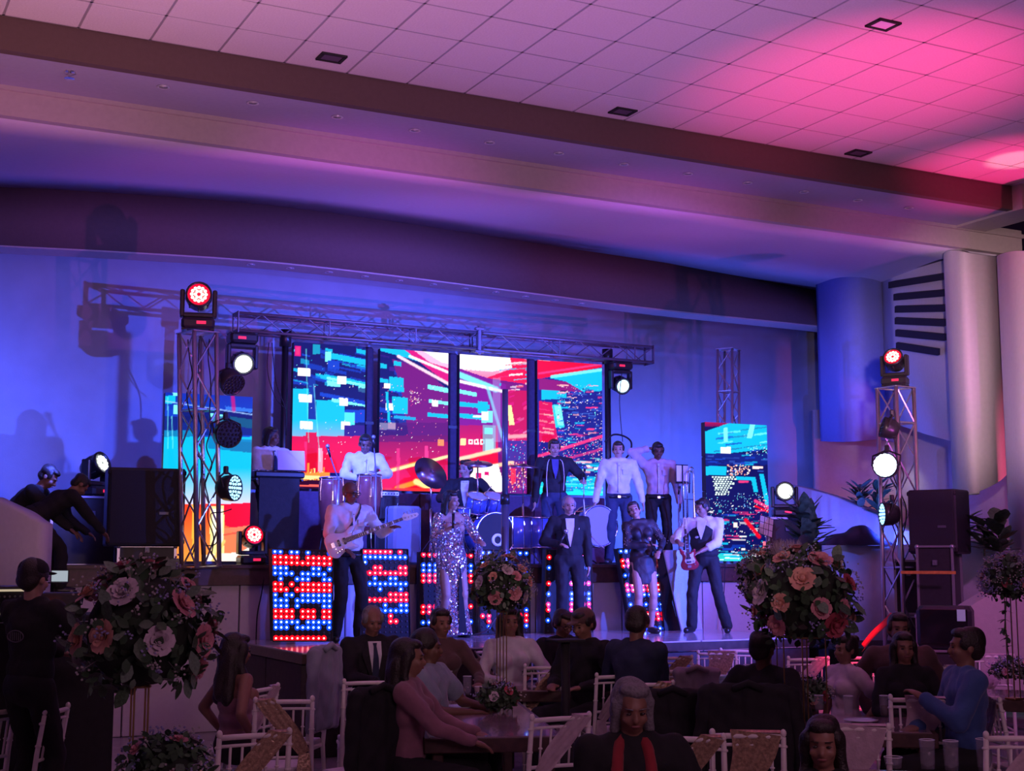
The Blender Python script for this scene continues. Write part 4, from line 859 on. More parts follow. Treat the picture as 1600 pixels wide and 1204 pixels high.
def rm(name, mb, m, parent, vox, it=3):
    me = remesh(mb, vox, it); me.name = name
    if name in WRINKLE: wrinkle(me, .0065 if name not in ('trousers', 'skirt') else .005)
    me.materials.clear(); me.materials.append(m)
    me.polygons.foreach_set('use_smooth', [True]*len(me.polygons)); return link(name, me, parent)
def ik(S, T, a, b, hint):
    S = Vector(S); T = Vector(T); d = T-S; L = min(d.length, (a+b)*.998); dn = d.normalized(); x = (a*a-b*b+L*L)/(2*L); h = math.sqrt(max(0, a*a-x*x))
    hv = Vector(hint); hv = hv-dn*hv.dot(dn); hv.normalize(); return S+dn*x+hv*h, S+dn*L
def skin(tone): return mat('skin_%d' % tone, [(.50, .27, .20), (.25, .125, .085), (.14, .065, .042), (.42, .24, .18)][tone], .5, noise=.06, nscale=30)
m_hair = mat('hair_black', (.018, .013, .012), .4, noise=.4, nscale=90, bump=.6, bscale=120)
m_hgrey = mat('hair_grey', (.19, .18, .20), .6, noise=.3, nscale=80, bump=.5, bscale=120)
m_eye = mat('eye_dark', (.03, .02, .02), .15); m_lip = mat('lip', (.22, .07, .07), .5); m_shoe = mat('shoe_black', (.015, .013, .013), .3)
def fabric(n, c, **k): return mat('fabric_'+n, c, k.get('rough', .85), noise=k.get('noise', .12), nscale=12, bump=.35, bscale=k.get('bs', 25), sheen=0. if max(c) < .1 else .2, metal=k.get('metal', 0.))
F_white = fabric('white', (.62, .62, .66)); F_black = fabric('black', (.010, .010, .013)); F_navy = fabric('navy', (.02, .03, .07)); F_dress = fabric('black_dress', (.02, .018, .025), rough=.6)
F_pink = fabric('pale_pink', (.55, .42, .52)); F_mauve = fabric('mauve', (.26, .12, .16)); F_teal = fabric('grey_teal', (.20, .25, .32)); F_blue = fabric('blue_shirt', (.04, .09, .26)); F_grey = fabric('grey', (.28, .28, .33)); F_brown = fabric('brown', (.10, .05, .05)); F_red = fabric('red', (.30, .02, .03))
def person(label, loc, yaw, sc=1., sit=False, pel=None, lean=0., side=0., twist=0., head=(0., 0., 0.), hands=None, elb=None, feet=None, knee=None, tone=1, fem=False, hair='short', hairm=None,
           top=None, sleeves='long', bottom=None, shoes=m_shoe, vox=.0105, face=True, stuff=None, skirt=None, bare=False, openhand=True, group=None, z_off=0.):
    pz = .93 if not sit else .56
    P = Vector(pel) if pel else Vector((0, 0, pz))
    t = None
    U = Matrix.Translation(P) @ Matrix.Rotation(twist, 4, 'Z') @ Matrix.Rotation(lean, 4, 'X') @ Matrix.Rotation(side, 4, 'Y')
    UR = U.to_3x3(); sw = .165 if fem else .19; kk = .9 if fem else 1.
    def u(x, y, z): return U @ Vector((x, y, z))
    N = u(0, .015, .50); Hm = Matrix.Translation(N) @ UR.to_4x4() @ Matrix.Rotation(head[0], 4, 'Z') @ Matrix.Rotation(head[1], 4, 'X') @ Matrix.Rotation(head[2], 4, 'Y')
    HR = Hm.to_3x3()
    def hp(x, y, z): return Hm @ Vector((x, y, z))
    sh = [u(s*sw, 0, .455) for s in (-1, 1)]
    hd = hands or [(-.25, -.04, .80 if not sit else .60), (.25, -.04, .80 if not sit else .60)]
    eh = elb or [(-.6, .6, -.3), (.6, .6, -.3)]
    arms = [ik(sh[i], hd[i], .285, .255, eh[i]) for i in (0, 1)]
    hip = [P+Matrix.Rotation(twist*.5, 3, 'Z') @ Vector((s*.095, 0, -.03)) for s in (-1, 1)]
    ft = feet or ([(-.12, 0, .09), (.12, 0, .09)] if not sit else [(-.13, -.42, .09), (.13, -.42, .09)])
    kh = knee or ([(0, -1, .1)]*2 if not sit else [(-.15, -.6, 1), (.15, -.6, 1)])
    legs = [ik(hip[i], ft[i], .43, .42, kh[i]) for i in (0, 1)]
    def prims(mb, parts, d=0., fine=True):
        if 'torso' in parts:
            mb.ell(u(0, .0, .34), ((.155 if fem else .175)+d, .105*kk+d, .15+d), UR); mb.ell(u(0, .0, .22), (.13*kk+d, .095*kk+d, .16+d), UR); mb.ell(u(0, .0, .08), ((.15 if fem else .145)+d, .105+d, .12+d), UR)
            mb.cap(u(-sw*.92, .0, .44), u(sw*.92, .0, .44), .062*kk+d, .062*kk+d); mb.cap(u(-.07, 0, .475), u(.07, 0, .475), .05+d, .05+d)
            if fem:
                for s in (-1, 1): mb.ell(u(s*.07, -.085, .335), (.058+d, .055+d, .06+d), UR)
        if 'neck' in parts: mb.cap(u(0, .0, .44), hp(0, .0, .07), .057*kk+d, .052*kk+d)
        for i, s in enumerate((-1, 1)):
            E_, H_ = arms[i]
            if 'uparm' in parts: mb.cap(sh[i], E_, .056*kk+d, .043*kk+d)
            if 'half' in parts: mb.cap(sh[i], sh[i].lerp(E_, .62), .058*kk+d, .050*kk+d*1.5)
            if 'fore' in parts: mb.cap(E_, E_.lerp(H_, .97), .043*kk+d, .029*kk+d)
            if 'foreshort' in parts: mb.cap(E_, E_.lerp(H_, .45), .043*kk+d, .038*kk+d)
            if 'hand' in parts:
                dr = (H_-E_).normalized(); wr = H_; sx = dr.cross(Vector((0, 0, 1)) if abs(dr.z) < .8 else Vector((0, -1, 0))).normalized()
                if abs(dr.z) >= .8: sx = Vector((0, 1, 0)).cross(dr).normalized() if False else Vector((0, -1, 0))
                up = sx.cross(dr).normalized(); pc = wr+dr*.045
                M3 = Matrix((sx, up, dr)).transposed(); mb.ell(pc, (.041*kk, .020, .052), M3, 10, 7)
                ins = -up if s else up
                for k in range(4):
                    b = pc+sx*((k-1.5)*.0205)*kk+dr*.035; ln = (.036, .042, .039, .030)[k]; m_ = b+dr*ln+up*(-.008); e_ = m_+dr*ln*.6+up*(-.020); mb.cap(b, m_, .0105, .0098, 6); mb.cap(m_, e_, .0098, .0088, 6)
                ts = -1 if i == 0 else 1; ts = ts*(-1 if dr.z < -.5 else 1)
                b = wr+sx*ts*.028*kk+dr*.02; m_ = b+sx*ts*.022+dr*.025; mb.cap(b, m_, .0125, .0115, 6); mb.cap(m_, m_+dr*.026-up*.006, .0115, .0095, 6)
            K, A_ = legs[i]
            if 'pelvis' in parts and i == 0: mb.ell(P+Vector((0, .01, 0)), ((.17 if fem else .155)+d, .115+d, .12+d)); 
            if 'thigh' in parts: mb.cap(hip[i], K, .082+d, .056+d)
            if 'shin' in parts: mb.cap(K, A_, .055+d, .038+d); mb.ell(K.lerp(A_, .28)+(K-A_).cross(Vector((1, 0, 0))).normalized()*-.012, (.056+d, .056+d, .11+d), (A_-K).to_track_quat('Z', 'Y').to_matrix())
            if 'hem' in parts: mb.cap(K, A_+Vector((0, 0, .0)), .058+d, .058+d)
            if 'foot' in parts: fa = (A_-K); fdir = Vector((s*.25, -1, 0)).normalized(); mb.cap(A_+Vector((0, .02, -.045)), A_+fdir*.15+Vector((0, 0, -.058)), .036+d, .030+d)
        if 'head' in parts:
            mb.ell(hp(0, .012, .175), (.076+d, .094+d, .092+d), HR); mb.ell(hp(0, -.018, .115), (.060+d, .072+d, .078+d), HR); mb.ell(hp(0, -.055, .068), (.032+d, .028+d, .022+d), HR)
            if fine:
                mb.cap(hp(0, -.088, .15), hp(0, -.106, .118), .010, .015, 8); mb.ell(hp(0, -.082, .172), (.050, .014, .010), HR); mb.ell(hp(0, -.082, .088), (.026, .014, .012), HR)
                for s in (-1, 1): mb.ell(hp(s*.079, .008, .138), (.012, .022, .032), HR, 8, 6); mb.ell(hp(s*.035, -.068, .118), (.026, .022, .024), HR)
    B = MB(); prims(B, ('torso', 'neck', 'uparm', 'fore', 'hand', 'pelvis', 'thigh', 'shin', 'foot', 'head'))
    me = remesh(B, vox, 2, .45); me.name = 'person'; me.materials.clear(); me.materials.append(skin(tone)); me.polygons.foreach_set('use_smooth', [True]*len(me.polygons))
    t = link('person', me); t.location = (loc[0], loc[1], loc[2]+z_off); t.rotation_euler = (0, 0, yaw); t.scale = (sc,)*3; tag(t, label, 'person', group)
    if face:
        for s in (-1, 1): ob('eye', MB().ell(hp(s*.031, -.085, .148), (.012, .007, .006), HR, 10, 7), m_eye, t, True)
        bmx = MB()
        for s in (-1, 1): bmx.cap(hp(s*.017, -.096, .170), hp(s*.048, -.084, .172), .0030, .0024, 6)
        ob('eyebrows', bmx, hairm or (m_hair if hair != 'bald' else m_hgrey), t, True)
        ob('lips', MB().ell(hp(0, -.0955, .092), (.023, .007, .0075), HR, 10, 7), m_lip, t, True)
    hm_ = hairm or m_hair; Hh = MB()
    if hair in ('short', 'long', 'bun', 'pony', 'curly', 'thin'):
        Hh.ell(hp(0, .030, .188), (.085, .092, .088), HR, 18, 12); Hh.ell(hp(0, .052, .14), (.077, .06, .075), HR, 14, 10)
        if hair != 'thin': Hh.ell(hp(0, -.035, .232), (.066, .055, .036), HR, 14, 8)
        for s in (-1, 1): Hh.ell(hp(s*.070, -.005, .175), (.018, .045, .045), HR, 10, 8)
    if hair in ('long', 'curly'):
        w = .03 if hair == 'long' else .04
        for s in (-1, 1):
            Hh.cap(hp(s*.072, .0, .18), hp(s*.085, .01, .04), w, w*1.0); Hh.cap(hp(s*.085, .01, .04), u(s*.10, -.03, .40), w, w*.8)
        Hh.cap(hp(0, .06, .16), u(0, .10, .36), .075, .07); Hh.cap(hp(-.04, .06, .12), u(-.07, .09, .32), .05, .05); Hh.cap(hp(.04, .06, .12), u(.07, .09, .32), .05, .05)
    if hair == 'bun': Hh.ell(hp(0, .10, .23), (.04,)*3)
    if hair == 'pony': Hh.cap(hp(0, .10, .22), hp(.0, .17, .16), .03, .04); Hh.cap(hp(0, .17, .16), hp(.02, .19, -.05), .04, .02)
    if hair == 'lob':
        Hh.ell(hp(0, .030, .185), (.093, .095, .095), HR, 18, 12); Hh.ell(hp(0, .05, .10), (.092, .065, .11), HR, 16, 10); Hh.ell(hp(0, -.03, .24), (.07, .05, .035), HR)
        for s in (-1, 1): Hh.cap(hp(s*.076, -.01, .17), hp(s*.078, .0, .05), .026, .028)
    if hair == 'afro': Hh.ell(hp(0, .03, .20), (.105, .11, .10), HR)
    if Hh.v: rm('hair', Hh, hm_, t, .009, 1)
    if bottom is not None and not skirt: 
        G = MB(); prims(G, ('pelvis', 'thigh', 'shin', 'hem'), .016); rm('trousers', G, bottom, t, .014, 3)
    if skirt:
        (zt, zb, r1, r2) = skirt; G = MB()
        if sit: prims(G, ('pelvis', 'thigh'), .02)
        else: prims(G, ('pelvis',), .012); G.loft([[((P.x+hip_c(0, zt, zb, P.z, q)[0])+rr*math.cos(2*PI*i/20), P.y+rr*.75*math.sin(2*PI*i/20), zz) for i in range(20)] for q, zz, rr in ((1, zb, r2), (.5, (zt+zb)/2, (r1+r2)/2+.01), (0, zt, r1))])
        rm('skirt', G, bottom or F_dress, t, .013, 3)
    if top is not None:
        G = MB(); pt = ['torso']
        if sleeves == 'long': pt += ['uparm', 'fore']
        if sleeves == 'rolled': pt += ['uparm', 'foreshort']
        if sleeves == 'short': pt += ['half']
        prims(G, pt, .020 if not fem else .014)
        if not fem: G.ell(u(0, -.01, .26), (.172, .128, .22), UR); G.ell(u(0, -.005, .10), (.165, .125, .13), UR); G.cap(u(-.12, -.012, .40), u(.12, -.012, .40), .10, .10)
        rm('shirt', G, top, t, .013, 7)
        if sleeves == 'long' and top in (F_white, F_pink):
            for E_, H_ in arms: q_ = (H_-E_).normalized(); ob('cuff', MB().cone(H_-q_*.06, H_-q_*.005, .043, .041, 12), top, t, True)
        if sleeves == 'long' and top in (F_pink, F_white) and not fem: ob('pocket', MB().bbox(u(.085, -.133, .33), (.07, .012, .075), .004), top, t)
    if shoes is not None: G = MB(); prims(G, ('foot',), .012); rm('shoes', G, shoes, t, .013, 2)
    t['_n'] = 0; del t['_n']
    return t, dict(u=u, hp=hp, UR=UR, HR=HR, arms=arms, sh=sh, legs=legs, P=P)
def hip_c(a, zt, zb, pz, q): return (0, 0)
def collar(t, c, m): 
    mb = MB(); mb.tube([c['u'](.075*math.cos(a), .02-.065*math.sin(a), .492-.012*math.sin(a)) for a in [2*PI*k/18 for k in range(19)]], .014); ob('collar', mb, m, t, True)
def buttons(t, c, m=None):
    mb = MB(); [mb.ell(c['u'](0, -.143+.002*abs(k-2), .42-k*.075), (.006, .004, .006), None, 6, 5) for k in range(5)]; ob('buttons', mb, m or m_alud, t); ob('placket', MB().loft([[c['u'](-.012, -.124, .46), c['u'](.012, -.124, .46)], [c['u'](-.012, -.141, .35), c['u'](.012, -.141, .35)], [c['u'](-.012, -.141, .2), c['u'](.012, -.141, .2)], [c['u'](-.012, -.136, .05), c['u'](.012, -.136, .05)]], False, False), F_white, t, solid=.004)
def tie(t, c, m, L=.34, off=0.012):
    y = -.130-off; mb = MB(); mb.loft([[c['u'](x, y0-.004, z), c['u'](x*.2, y0-.012, z), c['u'](-x, y0-.004, z), c['u'](0, y0+.006, z)] for x, y0, z in ((.018, -.09-off, .475), (.012, -.098-off, .45), (.022, y-.006, .36), (.030, y-.004, .22), (.034, y-.006, .47-L), (.002, y-.004, .45-L))]); ob('tie', mb, m, t)
def belt(t, c, m, mb2=None, z=-.01):
    P = c['P']; mb = MB(); mb.loft([[c['u'](r*1.07*math.cos(2*PI*i/24), r*.80*math.sin(2*PI*i/24), zz) for i in range(24)] for r, zz in ((.168, z-.018), (.172, z), (.168, z+.018))], True, False); ob('belt', mb, m, t, True, solid=.006); ob('buckle', MB().box(c['u'](0, -.142, z), (.04, .01, .03)), m_ch, t)
def glasses(t, c):
    mb = MB()
    for s in (-1, 1): mb.tube([c['hp'](s*.033+.026*math.cos(a), -.100, .145+.018*math.sin(a)) for a in [2*PI*k/12 for k in range(13)]], .0028, 5); mb.cone(c['hp'](s*.059, -.098, .15), c['hp'](s*.08, -.0, .15), .0028, .0028, 5)
    mb.cone(c['hp'](-.008, -.101, .15), c['hp'](.008, -.101, .15), .0028, .0028, 5); ob('glasses', mb, m_black, t)
def lapels(t, c, m):      # open jacket: shirt front wedge and two lapels over it
    u = c['u']
    ob('shirt_front', MB().loft([[u(-.055, -.098, .485), u(.055, -.098, .485)], [u(-.05, -.146, .38), u(.05, -.146, .38)], [u(-.03, -.152, .25), u(.03, -.152, .25)], [u(-.004, -.148, .14), u(.004, -.148, .14)]], False, False), F_white, t, solid=.006)
    for s in (-1, 1): ob('lapel', MB().loft([[u(s*.055, -.095, .49), u(s*.10, -.075, .475)], [u(s*.052, -.152, .38), u(s*.105, -.132, .37)], [u(s*.028, -.158, .26), u(s*.07, -.148, .27)], [u(s*.002, -.153, .13), u(s*.02, -.150, .14)]], False, False), m, t, solid=.008)
def handle_mic(t, p, d):
    p = Vector(p); d = Vector(d).normalized(); return p, d
def handmic(label, world, d):
    t = thing('microphone', label, 'microphone', world); t.rotation_mode = 'QUATERNION'; t.rotation_quaternion = Vector(d).to_track_quat('Z', 'Y')
    ob('body', MB().cone((0, 0, -.08), (0, 0, .09), .012, .018, 10), m_black, t, True); ob('mesh_ball', MB().ell((0, 0, .115), (.027,)*3, None, 12, 8), m_alu, t, True)
def scale_for(px_head, py_head, Y, floor, H=1.77):
    p = atY(px_head, py_head, Y); return p, (p.z-floor)/H
def W_(t, v): return Matrix.LocRotScale(t.location, t.rotation_euler, t.scale) @ Vector(v)
# ---------------------------------------------------------------- the band
# bassist
p, s = scale_for(546, 742, 14.2, ZP+.015); yw = fc(p)+.35
t, c = person('bald bassist in a white shirt and glasses playing a pale bass guitar', (p.x, 14.2, ZP+.015), yw, s, lean=.05, head=(.45, .06, 0), hands=[(-.13, -.27, .98), (.38, -.31, 1.20)], elb=[(-1, .5, -.3), (.6, .2, -1)], tone=2, hair='bald', top=F_white, bottom=F_black, feet=[(-.13, .02, .09), (.13, -.02, .09)])
collar(t, c, F_white); buttons(t, c); glasses(t, c); belt(t, c, m_black)
bassist = t
def guitar(label, world_body, world_head, face, scl, bodycol, bass=True, double=True):
    B = Vector(world_body); H = Vector(world_head); ax = (H-B).normalized(); f = Vector(face); f = (f-ax*f.dot(ax)).normalized(); up = f.cross(ax).normalized()
    M = Matrix((ax, up, f)).transposed().to_4x4(); M.translation = B
    t = thing('bass_guitar' if bass else 'electric_guitar', label, 'guitar', (0, 0, 0)); t.matrix_world = M @ Matrix.Scale(scl, 4)
    # local: x to head, y up, z toward audience
    out = [(-.24, .0), (-.235, .09), (-.19, .15), (-.11, .165), (-.02, .125), (.06, .115), (.13, .15), (.20, .155), (.215, .13), (.15, .07), (.12, .03), (.115, -.03), (.13, -.07), (.18, -.12), (.17, -.145), (.10, -.14), (.02, -.125), (-.06, -.15), (-.14, -.18), (-.21, -.14), (-.24, -.07)]
    out = smooth_pts([(a, b) for a, b in out+[out[0]]], 3)[:-1]
    rs = [[(x*q, y*q, z) for x, y in out] for q, z in ((.93, -.022), (1, -.012), (1, .012), (.93, .022))]
    ob('body', MB().loft(rs), bodycol, t, True)
    ob('pickguard', MB().prism([(x*.55+.03, y*.6-.02) for x, y in out[::3]], -.001, .001, Matrix(((1, 0, 0, 0), (0, 0, 1, 0), (0, -1, 0, .0245), (0, 0, 0, 1)))), mat('pickguard_pearl', (.65, .60, .62), .3), t)
    L = .86 if bass else .62
    m_neck = mat('maple_neck', (.50, .30, .16), .35, noise=.1)
    nk = MB().loft([[(x, -w, .022), (x, -w*.9, .006), (x, w*.9, .006), (x, w, .022), (x, w, .034), (x, -w, .034)] for x, w in ((.05, .031), (L, .021))]); ob('neck', nk, m_neck, t)
    ob('fretboard', MB().loft([[(x, -w, .034), (x, w, .034), (x, w, .039), (x, -w, .039)] for x, w in ((.0, .031), (L, .021))]), mat('rosewood', (.05, .025, .02), .4), t)
    fr = MB()
    for k in range(1, 17): x = L-(L+.2)*(1-2**(-k/12)); (fr.box((x, 0, .041), (.004, .054, .003)) if x > .02 else 0)
    ob('frets', fr, m_ch, t)
    iv = MB()
    for k in (3, 5, 7, 9, 12): x = L-(L+.2)*(1-2**(-(k-.5)/12)); iv.box((x, 0, .0405), (.016, .038, .002))
    ob('inlays', iv, mat('pearl', (.8, .8, .85), .2), t)
    hs = ob('headstock', MB().loft([[(x, y, z) for x, y in [(L, -.022), (L+.05, -.045), (L+.12, -.05), (L+.2, -.045), (L+.235, -.02), (L+.22, .01), (L+.15, .02), (L+.1, .028), (L+.06, .06), (L+.03, .05), (L, .022)]] for z in (.012, .030)]), mat('maple_head', (.62, .50, .38), .35), t)
    for k in range(4 if bass else 6): ob('tuner', MB().lathe([(.009, 0), (.009, .012), (.001, .012)], 8, Matrix.Translation((L+.05+k*(.045 if bass else .03), -.005-k*.004, .03))).cone((L+.05+k*(.045 if bass else .03), .03, .02), (L+.05+k*(.045 if bass else .03), .075, .02), .007, .011, 6), m_ch, hs)
    sg = MB()
    for k in range(4 if bass else 6): y = (k-1.5)*.009 if bass else (k-2.5)*.006; sg.cone((-.15, y*1.4, .046), (L+.05, y, .042), .0013, .0013, 4, False)
    ob('strings', sg, m_ch, t); ob('bridge', MB().bbox((-.15, 0, .034), (.05, .07, .02), .004), m_ch, t)
    for x in (-.06, .02): ob('pickup', MB().bbox((x, 0, .032), (.03, .09, .018), .004), m_black, t)
    kb = MB(); [kb.lathe([(.012, 0), (.011, .014), (.001, .015)], 8, Matrix.Translation((-.12+k*.035, -.11+k*.01, .024))) for k in range(3)]; ob('knobs', kb, m_ch, t)
    return t
fx_ = Vector((-p.x, -14.2, .55)).normalized()
b0 = atY(536, 846, 13.93); h0 = atY(661, 798, 13.80)
guitar('pale four-string bass guitar held by the bald bassist', b0, h0, fx_, .80, mat('guitar_cream', (.62, .62, .64), .25, coat=.5))
def straps(t, c, pts, w=.022, m=None):
    mb = MB(); r = []
    for q in smooth_pts([tuple(x) for x in pts], 4): q = Vector(q); r.append([q+Vector((0, 0, w)), q-Vector((0, 0, w))])
    ob('strap', mb.loft(r, False, False), m or m_mblack, t, solid=.004)
straps(t, c, [(-.15, -.2, 1.02), (-.06, -.17, 1.18), (.05, -.145, 1.33), (.11, -.08, 1.43), (.12, .04, 1.43), (.05, .13, 1.3)], .02)
# singer in sequins
p, s = scale_for(706, 757, 14.42, ZP+.015)
m_seq = bpy.data.materials.new('silver_sequins'); m_seq.use_nodes = True; nt = m_seq.node_tree; b = nt.nodes['Principled BSDF']; b.inputs['Metallic'].default_value = .9; b.inputs['Roughness'].default_value = .22; b.inputs['Base Color'].default_value = (.62, .58, .66, 1)
v = nt.nodes.new('ShaderNodeTexVoronoi'); v.inputs['Scale'].default_value = 75; tc = nt.nodes.new('ShaderNodeTexCoord'); nt.links.new(tc.outputs['Object'], v.inputs['Vector'])
geo = nt.nodes.new('ShaderNodeNewGeometry'); sub = nt.nodes.new('ShaderNodeVectorMath'); sub.operation = 'SUBTRACT'; sub.inputs[1].default_value = (.5, .5, .5); scn = nt.nodes.new('ShaderNodeVectorMath'); scn.operation = 'SCALE'; scn.inputs['Scale'].default_value = 1.3; ad = nt.nodes.new('ShaderNodeVectorMath'); ad.operation = 'ADD'; nrm = nt.nodes.new('ShaderNodeVectorMath'); nrm.operation = 'NORMALIZE'
nt.links.new(v.outputs['Color'], sub.inputs[0]); nt.links.new(sub.outputs[0], scn.inputs[0]); nt.links.new(scn.outputs[0], ad.inputs[0]); nt.links.new(geo.outputs['Normal'], ad.inputs[1]); nt.links.new(ad.outputs[0], nrm.inputs[0]); nt.links.new(nrm.outputs[0], b.inputs['Normal'])
t, c = person('singer in a long silver sequin gown with dark hair', (p.x, 14.42, ZP+.015), fc(p)+.35, s, head=(.5, .0, 0), fem=True, tone=3, hair='long', hands=[(-.10, -.27, 1.26), (.27, -.26, 1.10)], elb=[(-.7, .2, -1), (.7, .3, -1)], top=None, bottom=None)
G = MB(); u = c['u']
def ringp(cx, cy, z, rx, ry, n=24): return [(cx+rx*math.cos(2*PI*i/n), cy+ry*math.sin(2*PI*i/n), z) for i in range(n)]
G.loft([ringp(0, -.005, z, rx, ry) for z, rx, ry in ((1.33, .135, .10), (1.26, .165, .145), (1.20, .155, .12), (1.10, .135, .11), (1.0, .165, .125), (.90, .19, .14), (.7, .185, .14), (.45, .19, .15), (.2, .225, .18), (.03, .26, .21))]); rm('sequin_gown', G, m_seq, t, .013, 2)
ob('gown_slit', MB().loft([[(.045, -.155, .86), (.05, -.155, .86)], [(.03, -.168, .5), (.085, -.162, .5)], [(.02, -.205, .06), (.12, -.20, .06)]], False, False), F_black, t, solid=.004)
for i in (0, 1): G = MB(); E_, H_ = c['arms'][i]; G.cap(c['sh'][i], E_, .064, .054); G.cap(E_, E_.lerp(H_, .55), .056, .05); rm('sequin_sleeve', G, m_seq, t, .012, 2)
fr_ = MB(); random.seed(4)
for i in (0, 1):
    E_, H_ = c['arms'][i]
    for k in range(26): q = E_.lerp(H_, random.uniform(-.1, .55))+Vector((random.uniform(-.04, .04), random.uniform(-.05, .0), -.05)); fr_.cone(q, q+Vector((random.uniform(-.01, .01), 0, -random.uniform(.12, .28))), .003, .003, 3)
tag(ob('bead_fringe', fr_, m_seq, t), kind='stuff')
handmic('microphone held by the singer in sequins', W_(t, (-.09, -.30, 1.33)), (.1, .2, 1))
singer = t
# older man in black
p, s = scale_for(889, 768, 14.3, ZP+.015, 1.75)
t, c = person('older grey-haired man in a black suit smiling on the platform', (p.x, 14.3, ZP+.015), fc(p)+.1, s, tone=3, hair='thin', hairm=m_hgrey, head=(.1, .0, 0), hands=[(-.15, -.20, 1.10), (.24, -.02, .78)], elb=[(-.8, .3, -.8), (.8, .5, -.3)], top=F_black, bottom=F_black, feet=[(-.11, 0, .09), (.11, 0, .09)])
lapels(t, c, F_black); ob('pocket_square', MB().bbox(c['u'](.10, -.118, .36), (.03, .012, .022), .004), F_white, t)
handmic('microphone in the hand of the older man in black', W_(t, (-.12, -.25, 1.15)), (.5, -.2, 1))
# woman in short black dress
p, s = scale_for(1000, 776, 14.15, ZP+.015, 1.74)
t, c = person('woman in a short black dress with tied-back hair leaning back', (p.x+.03, 14.15, ZP+.015), fc(p)+.3, s, fem=True, tone=3, hair='pony', side=-.10, lean=-.05, head=(-.35, -.15, -.2), hands=[(-.02, -.24, 1.12), (.14, -.24, 1.04)], elb=[(-.9, .3, -.6), (.9, .3, -.6)], top=F_dress, bottom=F_dress, skirt=(.96, .62, .165, .185), feet=[(-.10, 0, .09), (.10, .0, .09)])
q_ = MB(); random.seed(9)
for i in range(60):
    s_ = random.choice((0, 1)); E_, H_ = c['arms'][s_]; a = c['sh'][s_].lerp(E_, random.random()); q_.ell(a+Vector((random.uniform(-.06, .06), -.06, random.uniform(-.02, .02))), (.006,)*3, None, 5, 4)
tag(ob('sleeve_sequins', q_, m_ch, t), kind='stuff')
handmic('microphone held at the waist by the woman in a short black dress', W_(t, (.05, -.29, 1.09)), (-.6, -.1, 1))
# guitarist in waistcoat
p, s = scale_for(1095, 769, 13.95, ZP+.015)
t, c = person('guitarist in a dark waistcoat and white shirt standing at the right', (p.x+.04, 13.95, ZP+.015), fc(p)-.25, s, tone=1, hair='short', head=(-.5, .25, 0), hands=[(-.26, -.27, 1.13), (.02, -.27, 1.02)], elb=[(-.9, .2, -.7), (1, .4, -.5)], top=F_white, sleeves='rolled', bottom=F_black, feet=[(-.16, -.08, .09), (.26, .06, .09)])
u = c['u']
G = MB(); G.ell(u(0, 0, .33), (.205, .150, .14), c['UR']); G.ell(u(0, 0, .20), (.19, .150, .18), c['UR']); G.ell(u(0, 0, .07), (.19, .145, .09), c['UR']); rm('waistcoat', G, F_black, t, .014, 3)
ob('shirt_front', MB().loft([[u(-.06, -.10, .48), u(.06, -.10, .48)], [u(-.05, -.158, .38), u(.05, -.158, .38)], [u(-.003, -.165, .24), u(.003, -.165, .24)]], False, False), F_white, t, solid=.006); collar(t, c, F_white)
fxg = Vector((-p.x, -13.95, .3)).normalized()
guitar('red electric guitar held low by the guitarist in a waistcoat', atY(1076, 872, 13.65), atY(1068, 806, 13.50), fxg, .62, mat('guitar_red', (.30, .02, .03), .25, coat=.5), bass=False)
# keyboard man
p, s = scale_for(424, 659, 16.35, ZS)
t, c = person('keyboard player with shoulder-length hair, white shirt and dark tie', (p.x, 16.35, ZS), fc(p)+.45, s, tone=2, hair='lob', head=(.6, .1, 0), hands=[(-.10, -.34, 1.08), (.20, -.34, 1.08)], top=F_white, bottom=F_black); collar(t, c, F_white); tie(t, c, F_navy); buttons(t, c)
# percussionist
p, s = scale_for(570, 670, 16.25, ZS)
t, c = person('percussionist in a white shirt looking down at the congas', (p.x, 16.25, ZS), fc(p)+.05, s, tone=2, hair='short', lean=.12, head=(.05, .25, 0), hands=[(-.08, -.36, 1.10), (.12, -.38, 1.12)], elb=[(-1, .2, -.5), (1, .2, -.5)], top=F_white, bottom=F_black); collar(t, c, F_white); buttons(t, c)
# drummer
p = atY(728, 715, 16.6)
t, c = person('drummer in a black waistcoat and bow tie seated behind the drum kit', (p.x, 16.6, p.z-1.38), fc(p)-.1, 1.02, sit=True, tone=3, hair='short', head=(-.5, .05, 0), hands=[(-.22, -.40, .80), (.30, -.40, .84)], top=F_black, bottom=F_black)
lapels(t, c, F_black); bo = MB(); [bo.loft([[c['u'](s*.006, -.105, .478), c['u'](s*.006, -.115, .470), c['u'](s*.006, -.105, .462)], [c['u'](s*.05, -.10, .495), c['u'](s*.05, -.112, .470), c['u'](s*.05, -.10, .445)]]) for s in (-1, 1)]; ob('bow_tie', bo, F_black, t)
for i, s in enumerate((-1, 1)):
    H_ = c['arms'][i][1]; d = thing('drumstick', 'wooden drumstick in the '+('left-hand side' if s < 0 else 'right-hand side')+' grip of the drummer', 'drumstick', W_(t, H_+Vector((0, -.06, 0)))); ob('stick', MB().cone((0, .05, 0), (s*-.06, -.28, .1), .008, .005, 7), mat('stick_wood', (.5, .35, .2), .5), d, True); ob('tip', MB().ell((s*-.06, -.285, .1), (.008, .011, .008), None, 8, 6), bpy.data.materials['stick_wood'], d)
zz_ = p.z-1.38+.45; s_ = thing('drum_stool', 'round drum stool under the drummer', 'stool', (p.x, 16.62, ZS)); ob('seat', MB().lathe([(.01, zz_-ZS-.04), (.16, zz_-ZS-.04), (.17, zz_-ZS-.01), (.15, zz_-ZS+.02), (.01, zz_-ZS+.02)], 18), F_black, s_, True); ob('post', MB().cone((0, 0, .02), (0, 0, zz_-ZS-.03), .02, .02, 8), m_alud, s_)
